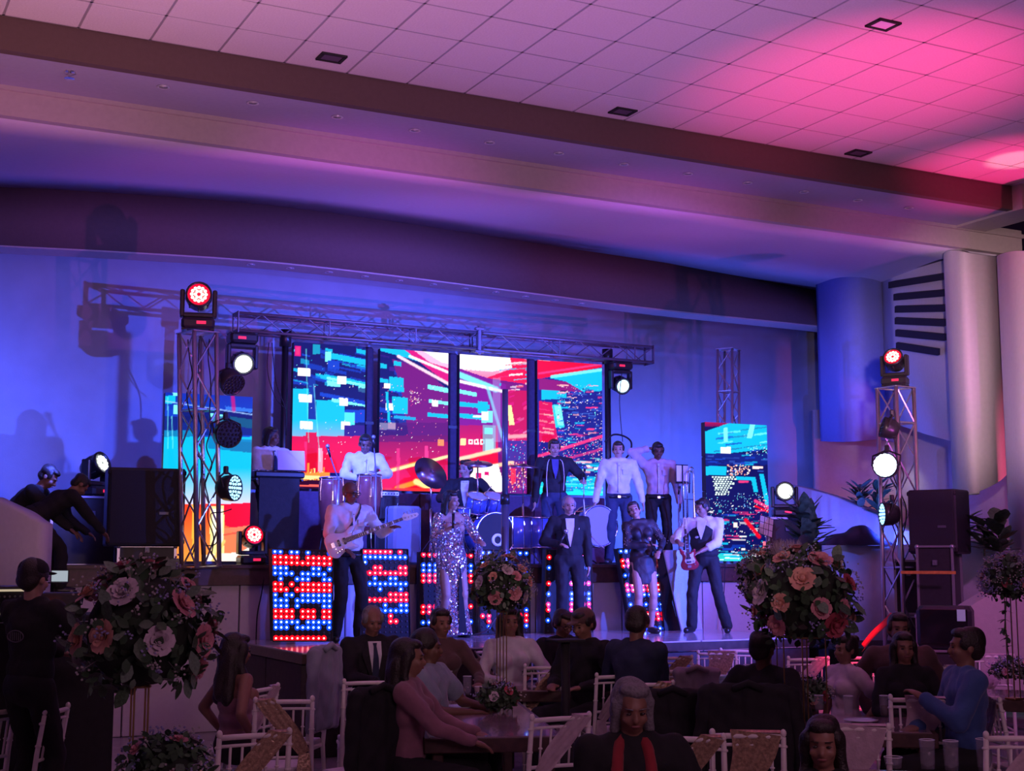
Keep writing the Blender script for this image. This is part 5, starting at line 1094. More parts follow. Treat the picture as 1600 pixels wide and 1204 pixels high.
for k in range(3): a = 2*PI*k/3; ob('leg', MB().cone((0, 0, .25), (.22*math.cos(a), .22*math.sin(a), .012), .011, .011, 6), m_alud, s_)
# dark dressed musician with hanging cords
p, s = scale_for(866, 678, 16.2, ZS)
t, c = person('musician in a black open shirt with white cords hanging from the neck', (p.x, 16.2, ZS), fc(p)+.1, s, tone=3, hair='short', head=(.1, .05, 0), hands=[(-.28, -.03, .78), (.36, -.30, 1.12)], elb=[(-.6, .6, -.3), (.7, .5, -.6)], top=F_black, bottom=F_navy)
ob('shirt_front', MB().loft([[c['u'](-.05, -.10, .485), c['u'](.05, -.10, .485)], [c['u'](-.04, -.148, .36), c['u'](.04, -.148, .36)], [c['u'](-.004, -.152, .22), c['u'](.004, -.152, .22)]], False, False), fabric('indigo', (.06, .06, .2)), t, solid=.006)
for s_, zz in ((-1, -.02), (1, .06)): ob('cord', MB().tube(smooth_pts([tuple(c['u'](*q)) for q in ((s_*.06, -.03, .50), (s_*.10, -.13, .44), (s_*.12, -.14, .25), (s_*.11, -.14, zz))], 4), .005), mat('cord_white', (.8, .8, .85), .5), t)
# two men right
p, s = scale_for(966, 681, 16.0, ZS)
t, c = person('man in a pale blue-lit shirt with arms hanging at his sides', (p.x, 16.0, ZS), fc(p)+.05, s, tone=3, hair='short', head=(-.1, 0, 0), hands=[(-.33, -.03, .84), (.33, -.03, .84)], elb=[(-.8, .4, 0), (.8, .4, 0)], top=F_white, bottom=F_navy, feet=[(-.14, 0, .09), (.12, 0, .09)]); collar(t, c, F_white); buttons(t, c); belt(t, c, m_black)
p, s = scale_for(1027, 685, 16.2, ZS, 1.75)
t, c = person('man in a pinkish shirt with one hand raised to his ear', (p.x, 16.2, ZS), fc(p)+.1, s, tone=2, hair='short', head=(.15, .22, 0), hands=[(-.15, -.04, 1.60), (.30, -.03, .82)], elb=[(-1, -.3, -.6), (.8, .4, 0)], top=F_pink, bottom=F_black); collar(t, c, F_pink); buttons(t, c); belt(t, c, m_black)
# person behind right flight case
p = atD(1272, 818, 19.3); ZST = p.z-1.70
tag(ob('side_steps', MB().bbox((p.x+.35, p.y+.1, ZST/2), (.9, .9, ZST), .01).bbox((p.x+.35, p.y-.5, ZST/4), (.9, .3, ZST/2), .01), m_mblack), 'black side steps at the right end of the stage', 'steps')
t, c = person('person in dark clothes bent behind the flight case at right', (p.x, p.y, ZST), fc(p)-.7, 1.0, tone=2, hair='bald', lean=.15, head=(0, .3, 0), top=F_black, bottom=F_black)
# ---- left technicians
p = atD(55, 858, 8.5)
t, c = person('technician in a black cap and black shirt seen from behind at the mixing desk', (p.x, p.y, p.z-1.76*.98), fc(p)+2.3, .98, tone=3, hair='short', head=(.15, .1, 0), hands=[(-.2, -.42, 1.1), (.2, -.42, 1.1)], top=F_black, bottom=F_black)
cp = MB(); cp.ell(c['hp'](0, .01, .205), (.092, .106, .075), c['HR']); cp.ell(c['hp'](0, -.13, .195), (.06, .06, .010), c['HR']); rm('cap', cp, F_black, t, .010, 1)
lg = MB(); random.seed(2)
lg.tube([c['u'](.07*math.cos(a), .125, .30+.035*math.sin(a)) for a in [2*PI*k/16 for k in range(17)]], .004, 4)
for k in range(6): lg.tube([c['u'](-.05+k*.018, .128, .275), c['u'](-.045+k*.018, .128, .325)], .0035, 4)
ob('back_print', lg, mat('print_grey', (.12, .10, .13), .8), t)
p = atD(45, 742, 14.5)
t, c = person('person in black bending forward on the left ramp, back of dark hair visible', (p.x-.05, p.y, p.z-1.33), fc(p)+1.3, 1.0, tone=1, hair='short', lean=.85, head=(0, -.2, 0), pel=(0, .2, .85), hands=[(-.15, -.55, .75), (.2, -.5, .75)], top=F_black, bottom=F_black)
p = atD(82, 745, 14.3)
t, c = person('second dark figure stooping beside the bending one at far left', (p.x+.08, p.y, p.z-1.20), fc(p)+1.9, .92, tone=1, hair='short', lean=1.0, head=(0, -.1, 0), pel=(0, .3, .85), hands=[(-.15, -.45, .7), (.2, -.4, .7)], top=F_black, bottom=F_black)
# ---------------------------------------------------------------- guests (seated)
def guest(label, px, py, D, turn, **k):
    p = atD(px, py, D); H = k.pop('H', 1.33); sc = min(1.08, max(.82, p.z/H)); Hx = k.pop('dx', 0.)
    t, c = person(label, (p.x+RT[0]*Hx, p.y+RT[1]*Hx, p.z-H*sc), fc(p)+turn, sc, sit=True, vox=.012, **k); 
    GUESTS.append((label, round(p.z, 2), round(sc, 2))); return t, c
GUESTS = []
t, c = guest('balding man in a dark suit, white shirt and tie facing the hall', 581, 946, 12.4, .25, tone=1, hair='thin', hairm=m_hgrey, head=(.1, .2, 0), top=F_black, bottom=F_black, hands=[(-.05, -.33, .74), (.15, -.33, .74)]); lapels(t, c, F_black); tie(t, c, F_navy, .3, .022)
t, c = guest('woman with pulled-back dark hair in a brown top, smiling, before the sequin gown', 690, 950, 12.3, .35, tone=1, fem=True, hair='bun', head=(.1, 0, 0), top=F_brown, bottom=F_black, hands=[(-.05, -.33, .74), (.2, -.33, .74)])
t, c = guest('woman with curly hair in a white top below the round bouquet', 797, 948, 12.5, .2, tone=1, fem=True, hair='curly', top=F_white, bottom=F_black, hands=[(-.12, -.33, .74), (.2, -.33, .74)])
t, c = guest('man with glasses in a dark jacket leaning right at the far table', 871, 934, 13.2, .6, tone=1, hair='short', lean=.12, head=(0, .2, 0), top=F_black, bottom=F_black, H=1.42, hands=[(-.05, -.33, .74), (.2, -.33, .74)]); glasses(t, c)
t, c = guest('man in a cap and dark jacket with pale collar at the far table', 921, 948, 11.9, -.7, tone=1, hair='short', lean=.1, head=(0, .2, 0), top=F_black, bottom=F_black, hands=[(-.1, -.33, .74), (.2, -.33, .74)]); collar(t, c, F_white)
cp = MB(); cp.ell(c['hp'](0, .01, .205), (.092, .106, .07), c['HR']); cp.ell(c['hp'](0, -.12, .195), (.055, .05, .010), c['HR']); rm('cap', cp, F_brown, t, .010, 1)
t, c = guest('broad man in a navy jacket seen from behind, hand near his mouth', 988, 940, 11.0, 2.5, tone=1, hair='short', head=(.4, .1, 0), lean=.1, top=F_navy, bottom=F_black, hands=[(.05, -.33, .95), (.2, -.35, .76)], H=1.36)
t, c = guest('person with short dark hair in a grey shirt behind the woman in mauve', 672, 985, 10.3, 1.2, tone=2, hair='afro', head=(.2, 0, 0), top=F_teal, bottom=F_black, sleeves='short', hands=[(-.05, -.35, .76), (.2, -.38, .76)])
t, c = guest('woman in mauve with long dark hair seated in profile facing right', 640, 996, 8.9, 1.35, tone=1, fem=True, hair='long', head=(.15, .05, 0), top=F_mauve, bottom=F_black, hands=[(-.1, -.42, .72), (.15, -.40, .74)])
t, c = guest('elderly person with grey hair and black clothes near the bottom centre', 984, 1068, 6.4, .1, tone=1, hair='lob', hairm=m_hgrey, head=(.1, .15, 0), top=F_black, bottom=F_black, lean=.1, hands=[(-.05, -.3, .7), (.2, -.3, .72)], H=1.30)
ob('scarf', MB().tube(smooth_pts([tuple(c['u'](*q)) for q in ((-.10, -.13, .15), (-.08, -.13, .35), (-.06, -.05, .49), (0, .06, .52), (.06, -.05, .49), (.08, -.13, .36))], 4), .028, 8), F_red, t, True)
t, c = guest('young woman with long dark hair cut off by the bottom edge', 1285, 1128, 5.9, .0, tone=1, fem=True, hair='long', head=(-.05, .1, 0), top=F_black, bottom=F_black, H=1.30)
t, c = guest('woman with long straight dark hair and a black top at the right table', 1412, 987, 10.5, .25, tone=1, fem=True, hair='long', head=(0, 0, 0), top=F_black, bottom=F_black, hands=[(-.1, -.3, .72), (.15, -.3, .74)])
t, c = guest('man in a blue shirt seated in profile facing left at the right table', 1504, 979, 9.2, -1.25, tone=1, hair='short', head=(-.1, .0, 0), top=F_blue, bottom=F_black, hands=[(-.05, -.30, .72), (.10, -.28, .90)])
t, c = guest('person lit red with dark hair behind the right bouquet stand', 1318, 992, 11.2, -.9, tone=1, fem=True, hair='bun', top=F_pink, sleeves='short', bottom=F_black)
t, c = guest('person in a dark cap behind the long-haired woman at the right', 1404, 957, 11.4, .2, tone=1, hair='short', top=F_brown, bottom=F_black)
t, c = guest('woman with loose dark hair and bare shoulder beside the left bouquet', 371, 988, 9.9, 2.0, tone=1, fem=True, hair='curly', head=(.1, .1, 0), top=None, bottom=F_black)
G = MB(); [G.ell(c['u'](0, 0, z), (a, b, .10), c['UR']) for z, a, b in ((.28, .168, .125), (.18, .155, .115), (.06, .165, .12))]; rm('strapless_top', G, F_mauve, t, .013, 2)
t, c = guest('dark-clothed guest behind the right bouquet, lit blue at the edge', 1192, 985, 10.0, 2.7, tone=2, hair='short', top=F_black, bottom=F_black)
print('GUESTS', GUESTS)
# ================================================================ CHAIRS
m_chair = mat('chair_white_paint', (.80, .74, .72), .45, noise=.05); m_cush = mat('cushion_white', (.60, .56, .60), .8, bump=.3)
m_gold = mat('sash_gold', (.50, .34, .22), .3, .45, noise=.35, nscale=60, bump=.5, bscale=60); m_org = mat('sash_organza', (.55, .42, .48), .5, noise=.15, bump=.3)
HC = .95
def post(x):   # rear leg sweeps up into the back post
    return MB().tube([(x, .235, 0), (x, .215, .25), (x, .20, .45), (x*.98, .225, .7), (x*.97, .262, HC-.02)], [.014, .017, .018, .016, .014], 8)
CM = {}
def ring_add(mb, p, r=.021): mb.ell(p, (r, r, r*.55), None, 8, 5); return mb
for x in (-.19, .19):
    mb = post(x)
    for z, y in ((.12, .225), (.55, .207), (.75, .232), (.88, .25)): ring_add(mb, (x*.98, y, z))
    mb.ell((x*.97, .263, HC), (.017, .017, .022), None, 8, 6); CM['rear%+d' % (1 if x > 0 else -1)] = mb.mesh('rear_leg', m_chair, True)
mb = MB().tube([(0, 0, 0), (0, 0, .44)], [.012, .018], 8)
for z in (.1, .3, .4): ring_add(mb, (0, 0, z))
CM['front'] = mb.mesh('front_leg', m_chair, True)
CM['seat'] = MB().bbox((0, 0, .452), (.40, .40, .03), .01).mesh('seat', m_chair)
CM['cush'] = MB().bbox((0, -.005, .485), (.385, .385, .04), .018).mesh('cushion', m_cush)
def railm(z0, y0, r=.011): return MB().tube([(-.187, y0, z0), (-.1, y0+.012, z0+.004), (0, y0+.016, z0+.006), (.1, y0+.012, z0+.004), (.187, y0, z0)], r, 8).mesh('rail', m_chair, True)
CM['r1'] = railm(.93, .258, .015); CM['r2'] = railm(.885, .252, .009); CM['r3'] = railm(.66, .222, .011); CM['r4'] = railm(.57, .213, .009)
mb = MB().tube([(0, .232, .665), (0, .262, .885)], .0075, 6)
ring_add(mb, (0, .247, .77), .014); CM['sp'] = mb.mesh('spindle', m_chair, True)
CM['st'] = MB().cone((-.18, 0, 0), (.18, 0, 0), .009, .009, 7).mesh('stretcher', m_chair, True); CM['st2'] = MB().cone((0, -.18, 0), (0, .21, 0), .009, .009, 7).mesh('stretcher', m_chair, True)
def sashmesh(kind):
    mb = MB(); n = 9
    rings = []
    segs = {'d': [(-.13, .95, .12), (-.03, .83, .13), (.06, .72, .11), (.14, .60, .07)], 'm': [(.13, .95, .12), (.03, .83, .13), (-.06, .72, .11), (-.14, .60, .07)], 'w': [(-.04, .955, .26), (-.03, .84, .22), (.02, .72, .16), (.09, .58, .08)]}[kind]
    for x, z, w in smooth_pts(segs, 3):
        yb = .215+(z-.57)*.13
        rings.append([(x-w/2+w*i/n, yb+.022+.006*math.sin(i*2.3+z*20), z+.03*(i/n-.5)*(1 if kind != 'm' else -1)) for i in range(n+1)])
    mb.loft(rings, False, False)
    # over the top rail and knot with loose tails
    x, z, w = segs[0]; mb.loft([[(x-w/2+w*i/n, .28, z) for i in range(n+1)], [(x-w/2+w*i/n, .262, z+.012) for i in range(n+1)], [(x-w/2+w*i/n, .235, z-.02) for i in range(n+1)]], False, False)
    x, z, w = segs[-1]; mb.loft([[(x-w/2+w*i/4, .232, z) for i in range(5)], [(x-w*.8+w*1.6*i/4, .25+.01*(i % 2), z-.16) for i in range(5)], [(x-w*1.2+w*2.2*i/4, .25-.01*(i % 2), z-.34) for i in range(5)]], False, False)
    return mb
SM = {}
for k_ in 'dmw':
    for mn, mm in (('g', m_gold), ('o', m_org)): SM[k_+mn] = sashmesh(k_).mesh('sash', mm, True)
def chair(label, px, py, turn, sash='dg', D=None, dz=0., group=None):
    """px,py = middle of the top rail in the photograph; turn = yaw away from 'back to the camera'"""
    D = D or min(14.6, max(4.5, (CH-HC)*FPX/(py-875))); p = atD(px, py, D); yaw = facecam(p.x, p.y)+PI+turn
    R_ = Matrix.Rotation(yaw, 3, 'Z'); off = R_ @ Vector((0, .26, 0)); t = thing('chiavari_chair', label, 'chair', (p.x-off.x, p.y-off.y, 0), yaw, 'white banquet chairs of the hall')
    for k in ('rear+1', 'rear-1'): link('rear_leg', CM[k], t)
    for x in (-.175, .175): link('front_leg', CM['front'], t, (x, -.175, 0))
    s = link('seat', CM['seat'], t); link('cushion', CM['cush'], s)
    for k, n in (('r1', 'top_rail'), ('r2', 'back_rail'), ('r3', 'back_rail'), ('r4', 'back_rail')): link(n, CM[k], t)
    for i in range(5): link('spindle', CM['sp'], t, (-.125+i*.0625, 0, 0))
    for y, z in ((-.175, .18), (.21, .22), (-.175, .30)): link('stretcher', CM['st'], t, (0, y, z))
    for x in (-.178, .178): link('stretcher', CM['st2'], t, (x, 0, .24))
    if sash: link('sash', SM[sash], t)
    return t
CL = [
 ('white chair with diagonal gold sash at the left, back to the camera', 444, 1086, .1, 'mg', None),
 ('white chair turned sideways behind the gold-sashed chair at the left', 412, 1068, 1.0, 'do', None),
 ('white chair cut by the lower left, rail just above a dark block', 398, 1136, .2, 'dg', None),
 ('white chair with pale sash behind the man in a suit and tie', 572, 1023, -.15, 'wo', None),
 ('white chair set close behind the suited man, half hidden by another chair', 576, 1058, .1, None, None),
 ('white chair seen from the side with a grey-blue jacket over its back', 506, 1012, 1.25, None, 10.6),
 ('white chair under the woman in mauve, turned towards the table', 614, 1090, .75, 'do', None),
 ('white chair with gold-flecked sash at the far middle table', 752, 1013, .1, 'mg', None),
 ('white chair right of the gold-flecked one at the far middle table', 812, 1012, -.05, 'dg', None),
 ('white chair with slanting pink-gold sash before the far middle table', 854, 1036, .05, 'dg', None),
 ('white chair with rust sash behind the black post at the far middle table', 899, 1013, -.15, 'wo', None),
 ('white chair with pink sash turned left, near the mid-left table end', 876, 1108, .45, 'do', 8.2),
 ('white chair with pale sash left of the elderly person', 967, 1049, .3, 'do', None),
 ('white chair with peach sash just behind the elderly person', 1013, 1061, .2, 'dg', None),
 ('white chair with bright gold sash right of the broad man in navy', 1050, 1022, .1, 'dg', None),
 ('white chair with a grey shawl over it in the middle right', 1078, 1041, .1, None, None),
 ('large white chair with gold diagonal sash at the bottom, left of a pair', 1074, 1141, -.05, 'dg', None),
 ('large white chair with gold sash at the bottom, right of a pair', 1168, 1136, .05, 'wg', None),
 ('white chair with a dark jacket whose right post shows behind the elderly person', 1062, 1086, .1, None, 9.2),
 ('white chair with gold sash standing against the lilac stage front', 1120, 989, .0, 'wg', 13.8),
 ('plain white chair beside the gold-sashed one against the lilac stage front', 1154, 987, .15, None, 14.2),
 ('white chair with wide pink sash in front of the right bouquet table', 1334, 1126, .1, 'wo', None),
 ('white chair with pink sash between the long-haired woman and the man in blue', 1436, 1084, -.1, 'wo', None),
 ('white chair lit red behind the right bouquet stand', 1262, 1000, .2, 'do', 13.0),
 ('white chair lit red between two seated guests at the right', 1352, 1000, -.1, None, 13.2),
 ('white chair lit blue left of the man in a blue shirt', 1462, 1036, .3, 'do', None),
 ('white chair under the man in a blue shirt', 1545, 1075, -1.2, 'do', 9.3),
 ('pale chair with pink light at the far right under the tall vine', 1550, 1000, .2, 'wo', 13.4),
 ('white chair in profile at far left, front of the dark desk', 88, 1103, 1.2, 'mo', 8.6),
 ('white chair cut off by the left edge of the picture', -8, 1104, .9, None, 8.5),
 ('white chair cut off by the lower right edge', 1598, 1146, .2, 'do', 7.3),
 ('white chair with gold sash left of the large bottom pair, partly below a guest', 1190, 1140, .9, 'mg', 8.1),
]
for lb, px, py, tn, sh_, D_ in CL[:-1]: chair(lb, px, py, tn, sh_, D_)
# garments over chair backs
def draped(name, label, px, py, D, turn, m, w=.44, h=.55, sleeves=True, cat='jacket'):
    p = atD(px, py, D); yaw = facecam(p.x, p.y)+PI+turn; t = thing(name, label, cat, (p.x, p.y, p.z), yaw)
    mb = MB(); mb.cap((-w*.36, 0, -.03), (w*.36, 0, -.03), .045, .045); mb.bbox((0, .03, -h*.5), (w*.86, .05, h*.95), .02); mb.bbox((0, -.035, -h*.32), (w*.8, .04, h*.6), .02); mb.ell((0, .03, -h*.55), (w*.46, .045, h*.40))
    mb.cap((0, .05, -.05), (0, .06, -h*.9), .03, .03)
    me = rm('cloth_body', mb, m, t, .014, 4)
    if sleeves:
        for s in (-1, 1): q = MB(); q.cap((s*w*.42, .01, -.05), (s*w*.50, .02, -h*.6), .055, .045); q.cap((s*w*.5, .02, -h*.6), (s*w*.48, .0, -h*.95), .045, .038); rm('sleeve', q, m, t, .014, 3)
    ob('collar', MB().tube([(-.09, .055, -.02), (0, .065, .02), (.09, .055, -.02)], .022, 8), m, t, True)
    return t
draped('jacket', 'grey-blue jacket hung over the side-on white chair at the left', 506, 1010, 10.55, 1.1, fabric('greyblue', (.24, .25, .34)), .42, .62)
draped('jacket', 'black jacket over the chair behind the woman in mauve', 590, 1074, 8.75, .6, F_black, .40, .66)
draped('jacket', 'black jacket over the chair back right of the elderly person', 1050, 1078, 9.0, .1, F_black, .46, .6)
draped('jacket', 'large black jacket spread over a chair back in front of the plates', 1170, 1070, 8.7, -.05, F_black, .62, .62)
draped('shawl', 'grey knitted shawl over the chair in the middle right', 1088, 1044, 11.2, .1, fabric('shawl', (.32, .26, .32)), .42, .62, False, 'shawl')
# ================================================================ TABLES
m_tt = mat('table_top_wood', (.26, .17, .20), .16, noise=.25, nscale=5, coat=.4); m_te = mat('table_edge_wood', (.07, .035, .03), .4, noise=.3)
def table(label, px, D, w, l, turn=0.):
    p = atD(px, 1000, D); t = thing('banquet_table', label, 'table', (p.x, p.y, 0), facecam(p.x, p.y)+turn)
    ob('table_top', MB().bbox((0, 0, .735), (w-.03, l-.03, .03), .006), m_tt, t)
    e = MB(); [e.bbox((s*w/2, 0, .70), (.035, l+.035, .09), .006) for s in (-1, 1)]; [e.bbox((0, s*l/2, .70), (w, .035, .09), .006) for s in (-1, 1)]; ob('apron', e, m_te, t)
    for a in (-1, 1):
        for b in (-1, 1): ob('leg', MB().bbox((a*(w/2-.07), b*(l/2-.07), .35), (.07, .07, .70), .008), m_te, t)
    return t
table('dark wooden table before the suited man on the far left of the hall floor', 640, 12.0, .9, .8)
table('dark wooden table in the middle far row with glasses', 880, 12.35, 1.1, .8)
table('long dark wooden table beside the woman in mauve', 745, 10.0, .85, 2.3, .10)
table('wooden table with a stack of plates in the middle right', 1170, 11.9, 1.2, .9, -.05)
table('wooden table with glasses under the right bouquet', 1290, 9.6, 1.3, .9, .05)
table('wooden table with clear vases in the lower right foreground', 1530, 6.95, 1.5, .9, .08)
table('wooden table at the bottom edge before the elderly person', 1070, 5.55, 1.6, .8, 0.)
table('wooden table under the big left bouquet', 215, 7.0, 1.2, .8, .05)
table('wooden table under the tall vine at far right', 1580, 11.6, .9, .9, 0)
# ---- tableware
m_glass = mat('clear_glass', (.5, .5, .6), .04, trans=.0, alpha=.14, coat=1.); m_plate = mat('plate_white', (.7, .7, .75), .3)
ZT = .75
GM = {}
def glassware(label, px, py, h, r, D=None, name='tumbler', cat='glass', candle=None, content=None, z=ZT):
    p = atZ(px, py, z) if D is None else atD(px, 1100, D); t = thing(name, label, cat, (p.x, p.y, z))
    ob('bowl', MB().lathe([(.001, .004), (r*.82, .004), (r*.88, .03), (r, h), (r*.93, h), (r*.82, .03), (.001, .014)], 16, None, False), m_glass, t, True)
    ob('rim', MB().tube([(r*.965*math.cos(a), r*.965*math.sin(a), h) for a in [2*PI*k/16 for k in range(17)]], .0022, 5), mat('glass_rim', (.75, .75, .85), .1), t, True)
    if candle: ob('candle', MB().cone((0, 0, .015), (0, 0, h*.5), r*.7, r*.7, 12), lens_mat('candle_wax', (1., .25, .12), .7), t, True); ob('flame', MB().lathe([(.001, h*.52), (.007, h*.56), (.001, h*.72)], 8), lens_mat('flame', (1., .5, .15), 4.), t, True)
    if content: ob('drink', MB().cone((0, 0, .015), (0, 0, h*.55), r*.78, r*.86, 14), content, t, True)
    return t
m_cola = mat('drink_dark', (.05, .02, .01), .1); m_water = mat('drink_pale', (.5, .5, .65), .05)
for a in (('tall clear glass at the far end of the mauve woman\'s table, leftmost', 701, 1078, .16, .035), ('tall clear glass nearer on the mauve woman\'s table, in front of the leftmost', 730, 1086, .155, .037), ('clear tumbler near the low centrepiece on the mauve woman\'s table', 748, 1092, .10, .036), ('clear glass by the right edge of the mauve woman\'s table', 793, 1108, .14, .036),
          ('clear glass on the far middle table below the man with glasses', 868, 1064, .14, .034), ('clear glass on the far middle table near its right end', 902, 1066, .12, .034), ('tall glass with drink on the plates table', 1168, 1068, .17, .034), ('short clear glass left of the tall drink on the plates table', 1154, 1070, .08, .034),
          ('tall clear vase in the lower right, leftmost of four', 1450, 1202, .155, .041), ('tall clear vase in the lower right, second from left', 1487, 1204, .155, .041), ('tall clear vase in the lower right, second from the right', 1540, 1206, .17, .045), ('tall clear vase in the lower right, rightmost of four', 1576, 1205, .13, .041), ('short clear tumbler rimmed blue in the lower right', 1396, 1200, .06, .05),
          ('clear glass on the bouquet table left of the rods', 1222, 1116, .12, .035), ('clear glass on the bouquet table right of the rods', 1326, 1118, .14, .035), ('clear glass in the middle of the bouquet table', 1280, 1112, .12, .035), ('wine-dark drink before the long-haired woman', 1382, 1120, .15, .032)):
    glassware(*a[:1], a[1], a[2], a[3], a[4], content=m_cola if 'drink' in a[0] else None)
glassware('glass candle holder glowing orange under the left bouquet', 305, 1195, .13, .045, candle=True)
glassware('second small candle glass by the gold-sashed chair at the left', 268, 1192, .07, .035, candle=True)
glassware('tumbler at the bottom edge left of the young woman', 1205, 1210, .14, .04, D=5.75); glassware('tumbler with drink at the bottom edge below the pair of chairs', 1160, 1210, .12, .04, D=5.75, content=m_water)
p = atD(995, 1190, 5.75); t = thing('mug', 'white mug on the table before the elderly person', 'mug', (p.x, p.y, ZT)); ob('cup', MB().lathe([(.034, 0), (.040, .02), (.041, .23), (.037, .23), (.036, .02), (.001, .015)], 18), m_plate, t, True); ob('handle', MB().tube([(.04+.03*math.sin(a), 0, .13+.04*math.cos(a)) for a in [PI*k/8 for k in range(9)]], .006), m_plate, t, True)
pm_ = MB().lathe([(.001, .004), (.06, .004), (.115, .016), (.117, .019), (.06, .009), (.001, .009)], 22).mesh('plate', m_plate, True)
for k in range(8):
    p = atZ(1117, 1076, ZT); t = link('plate', pm_, None, (p.x+random.uniform(-.004, .004), p.y, ZT+k*.014)); tag(t, ['white dinner plate in the stack on the middle right table, at its bottom', 'white dinner plate in the stack, second from the bottom', 'white dinner plate in the stack, third from the bottom', 'white dinner plate in the stack, fourth from the bottom', 'white dinner plate in the stack, fourth from the top', 'white dinner plate in the stack, third from the top', 'white dinner plate in the stack, second from the top', 'white dinner plate on the very top of the stack'][k], 'plate', 'stack of plates')
for px, py, lb in ((722, 1106, 'white plate before the woman in mauve'), (690, 1084, 'white plate before the person in a grey shirt'), (845, 1075, 'white plate on the far middle table'), (1212, 1086, 'white plate at the right end of the plates table'), (1255, 1124, 'white plate on the bouquet table left side'), (1345, 1128, 'white plate on the bouquet table right side')):
    p = atZ(px, py, ZT); tag(link('plate', pm_, None, (p.x, p.y, ZT)), lb, 'plate')
p = atD(884, 1100, 10.9); t = thing('speaker_stand', 'slim black post with a round base and flat top in front of the far table', 'stand', (p.x, p.y, 0)); h = atD(884, 1000, 10.9).z
ob('post', MB().cone((0, 0, .02), (0, 0, h), .035, .035, 12), m_mblack, t, True); ob('base', MB().lathe([(.26, 0), (.25, .03), (.06, .06), (.001, .06)], 24), m_mblack, t, True); ob('top_plate', MB().bbox((0, 0, h), (.25, .2, .02), .005), m_mblack, t)
ob('sleeve', MB().cone((0, 0, .06), (0, 0, .45), .14, .11, 14), m_mblack, t, True)

P = [atD(x, y, 12.9) for x, y in ((1392, 962), (1380, 975), (1362, 992), (1346, 1012))]
mb = MB(); mb.loft([[q+Vector((0, 0, .035)), q+Vector((.02, -.02, 0)), q-Vector((0, 0, .035))] for q in smooth_pts([tuple(v) for v in P], 4) for q in [Vector(q)]], False, False)
tag(ob('red_ribbon', mb, F_red, None, True, solid=.006), 'red cloth ribbon slanting down beside the right truss tower to a red-lit chair', 'ribbon')
# ================================================================ FLOWERS
def rosemesh(n, col, col2):
    mb = MB(); random.seed(len(n)*3+1)
    mb.lathe([(.006, -.2), (.16, -.1), (.22, .1), (.16, .32), (.05, .36), (.02, .3)], 8)
    for L, (cnt, r0, op, h) in enumerate(((4, .20, .12, .40), (5, .30, .30, .36), (6, .40, .62, .26))):
        for k in range(cnt):
            a = 2*PI*k/cnt+L*.5; rings = []
            for v in range(4):
                q = v/3; rr = r0*(.5+.5*q)+op*q*q*.9; z = -.1+q*(h+.1)-(.10*q*q if L == 2 else 0); wd = (.5, .95, 1.0, .55)[v]*(1.25 if L else 1.5)
                rings.append([(rr*math.cos(a+wd*(u_-1)*.62)*(1-.05*abs(u_-1)), rr*math.sin(a+wd*(u_-1)*.62), z-.05*abs(u_-1)*q) for u_ in (0, 1, 2)])
            mb.loft(rings, False, False)
    return mb.mesh('rose', mat(n, col, .6, noise=.15, nscale=4, bump=.2), True)
ROSE = [rosemesh('rose_pink', (.62, .26, .30), 0), rosemesh('rose_peach_', (.66, .34, .26), 0), rosemesh('rose_white__', (.62, .52, .58), 0), rosemesh('rose_red___', (.42, .07, .10), 0)]
def leafmb(L=1., w=.3, M=None, mb=None):
    mb = mb or MB(); r = []
    for v, ww in ((0, .08), (.3, .9), (.6, 1.), (.85, .55), (1, .03)): r.append([(-w*ww*L, v*L, -.06*v*v*L+.10*ww*w*L), (0, v*L, -.08*v*v*L), (w*ww*L, v*L, -.06*v*v*L+.10*ww*w*L)])
    return mb.loft(r, False, False, M)
m_leaf = mat('leaf_dark_green', (.05, .10, .05), .45, noise=.4, nscale=8); m_leaf2 = mat('leaf_pale_green', (.16, .24, .17), .5, noise=.25, nscale=8); m_fil = mat('filler_lilac', (.30, .28, .55), .6); m_fil2 = mat('filler_pale', (.45, .42, .42), .6); m_core = mat('foliage_core', (.02, .03, .02), .9)
LEAF = [leafmb().mesh('leaf', m_leaf, True), leafmb().mesh('leaf', m_leaf2, True)]
def sph(rnd, zmin=-1.):
    while True:
        v = Vector((rnd.gauss(0, 1), rnd.gauss(0, 1), rnd.gauss(0, 1))).normalized()
        if v.z > zmin: return v
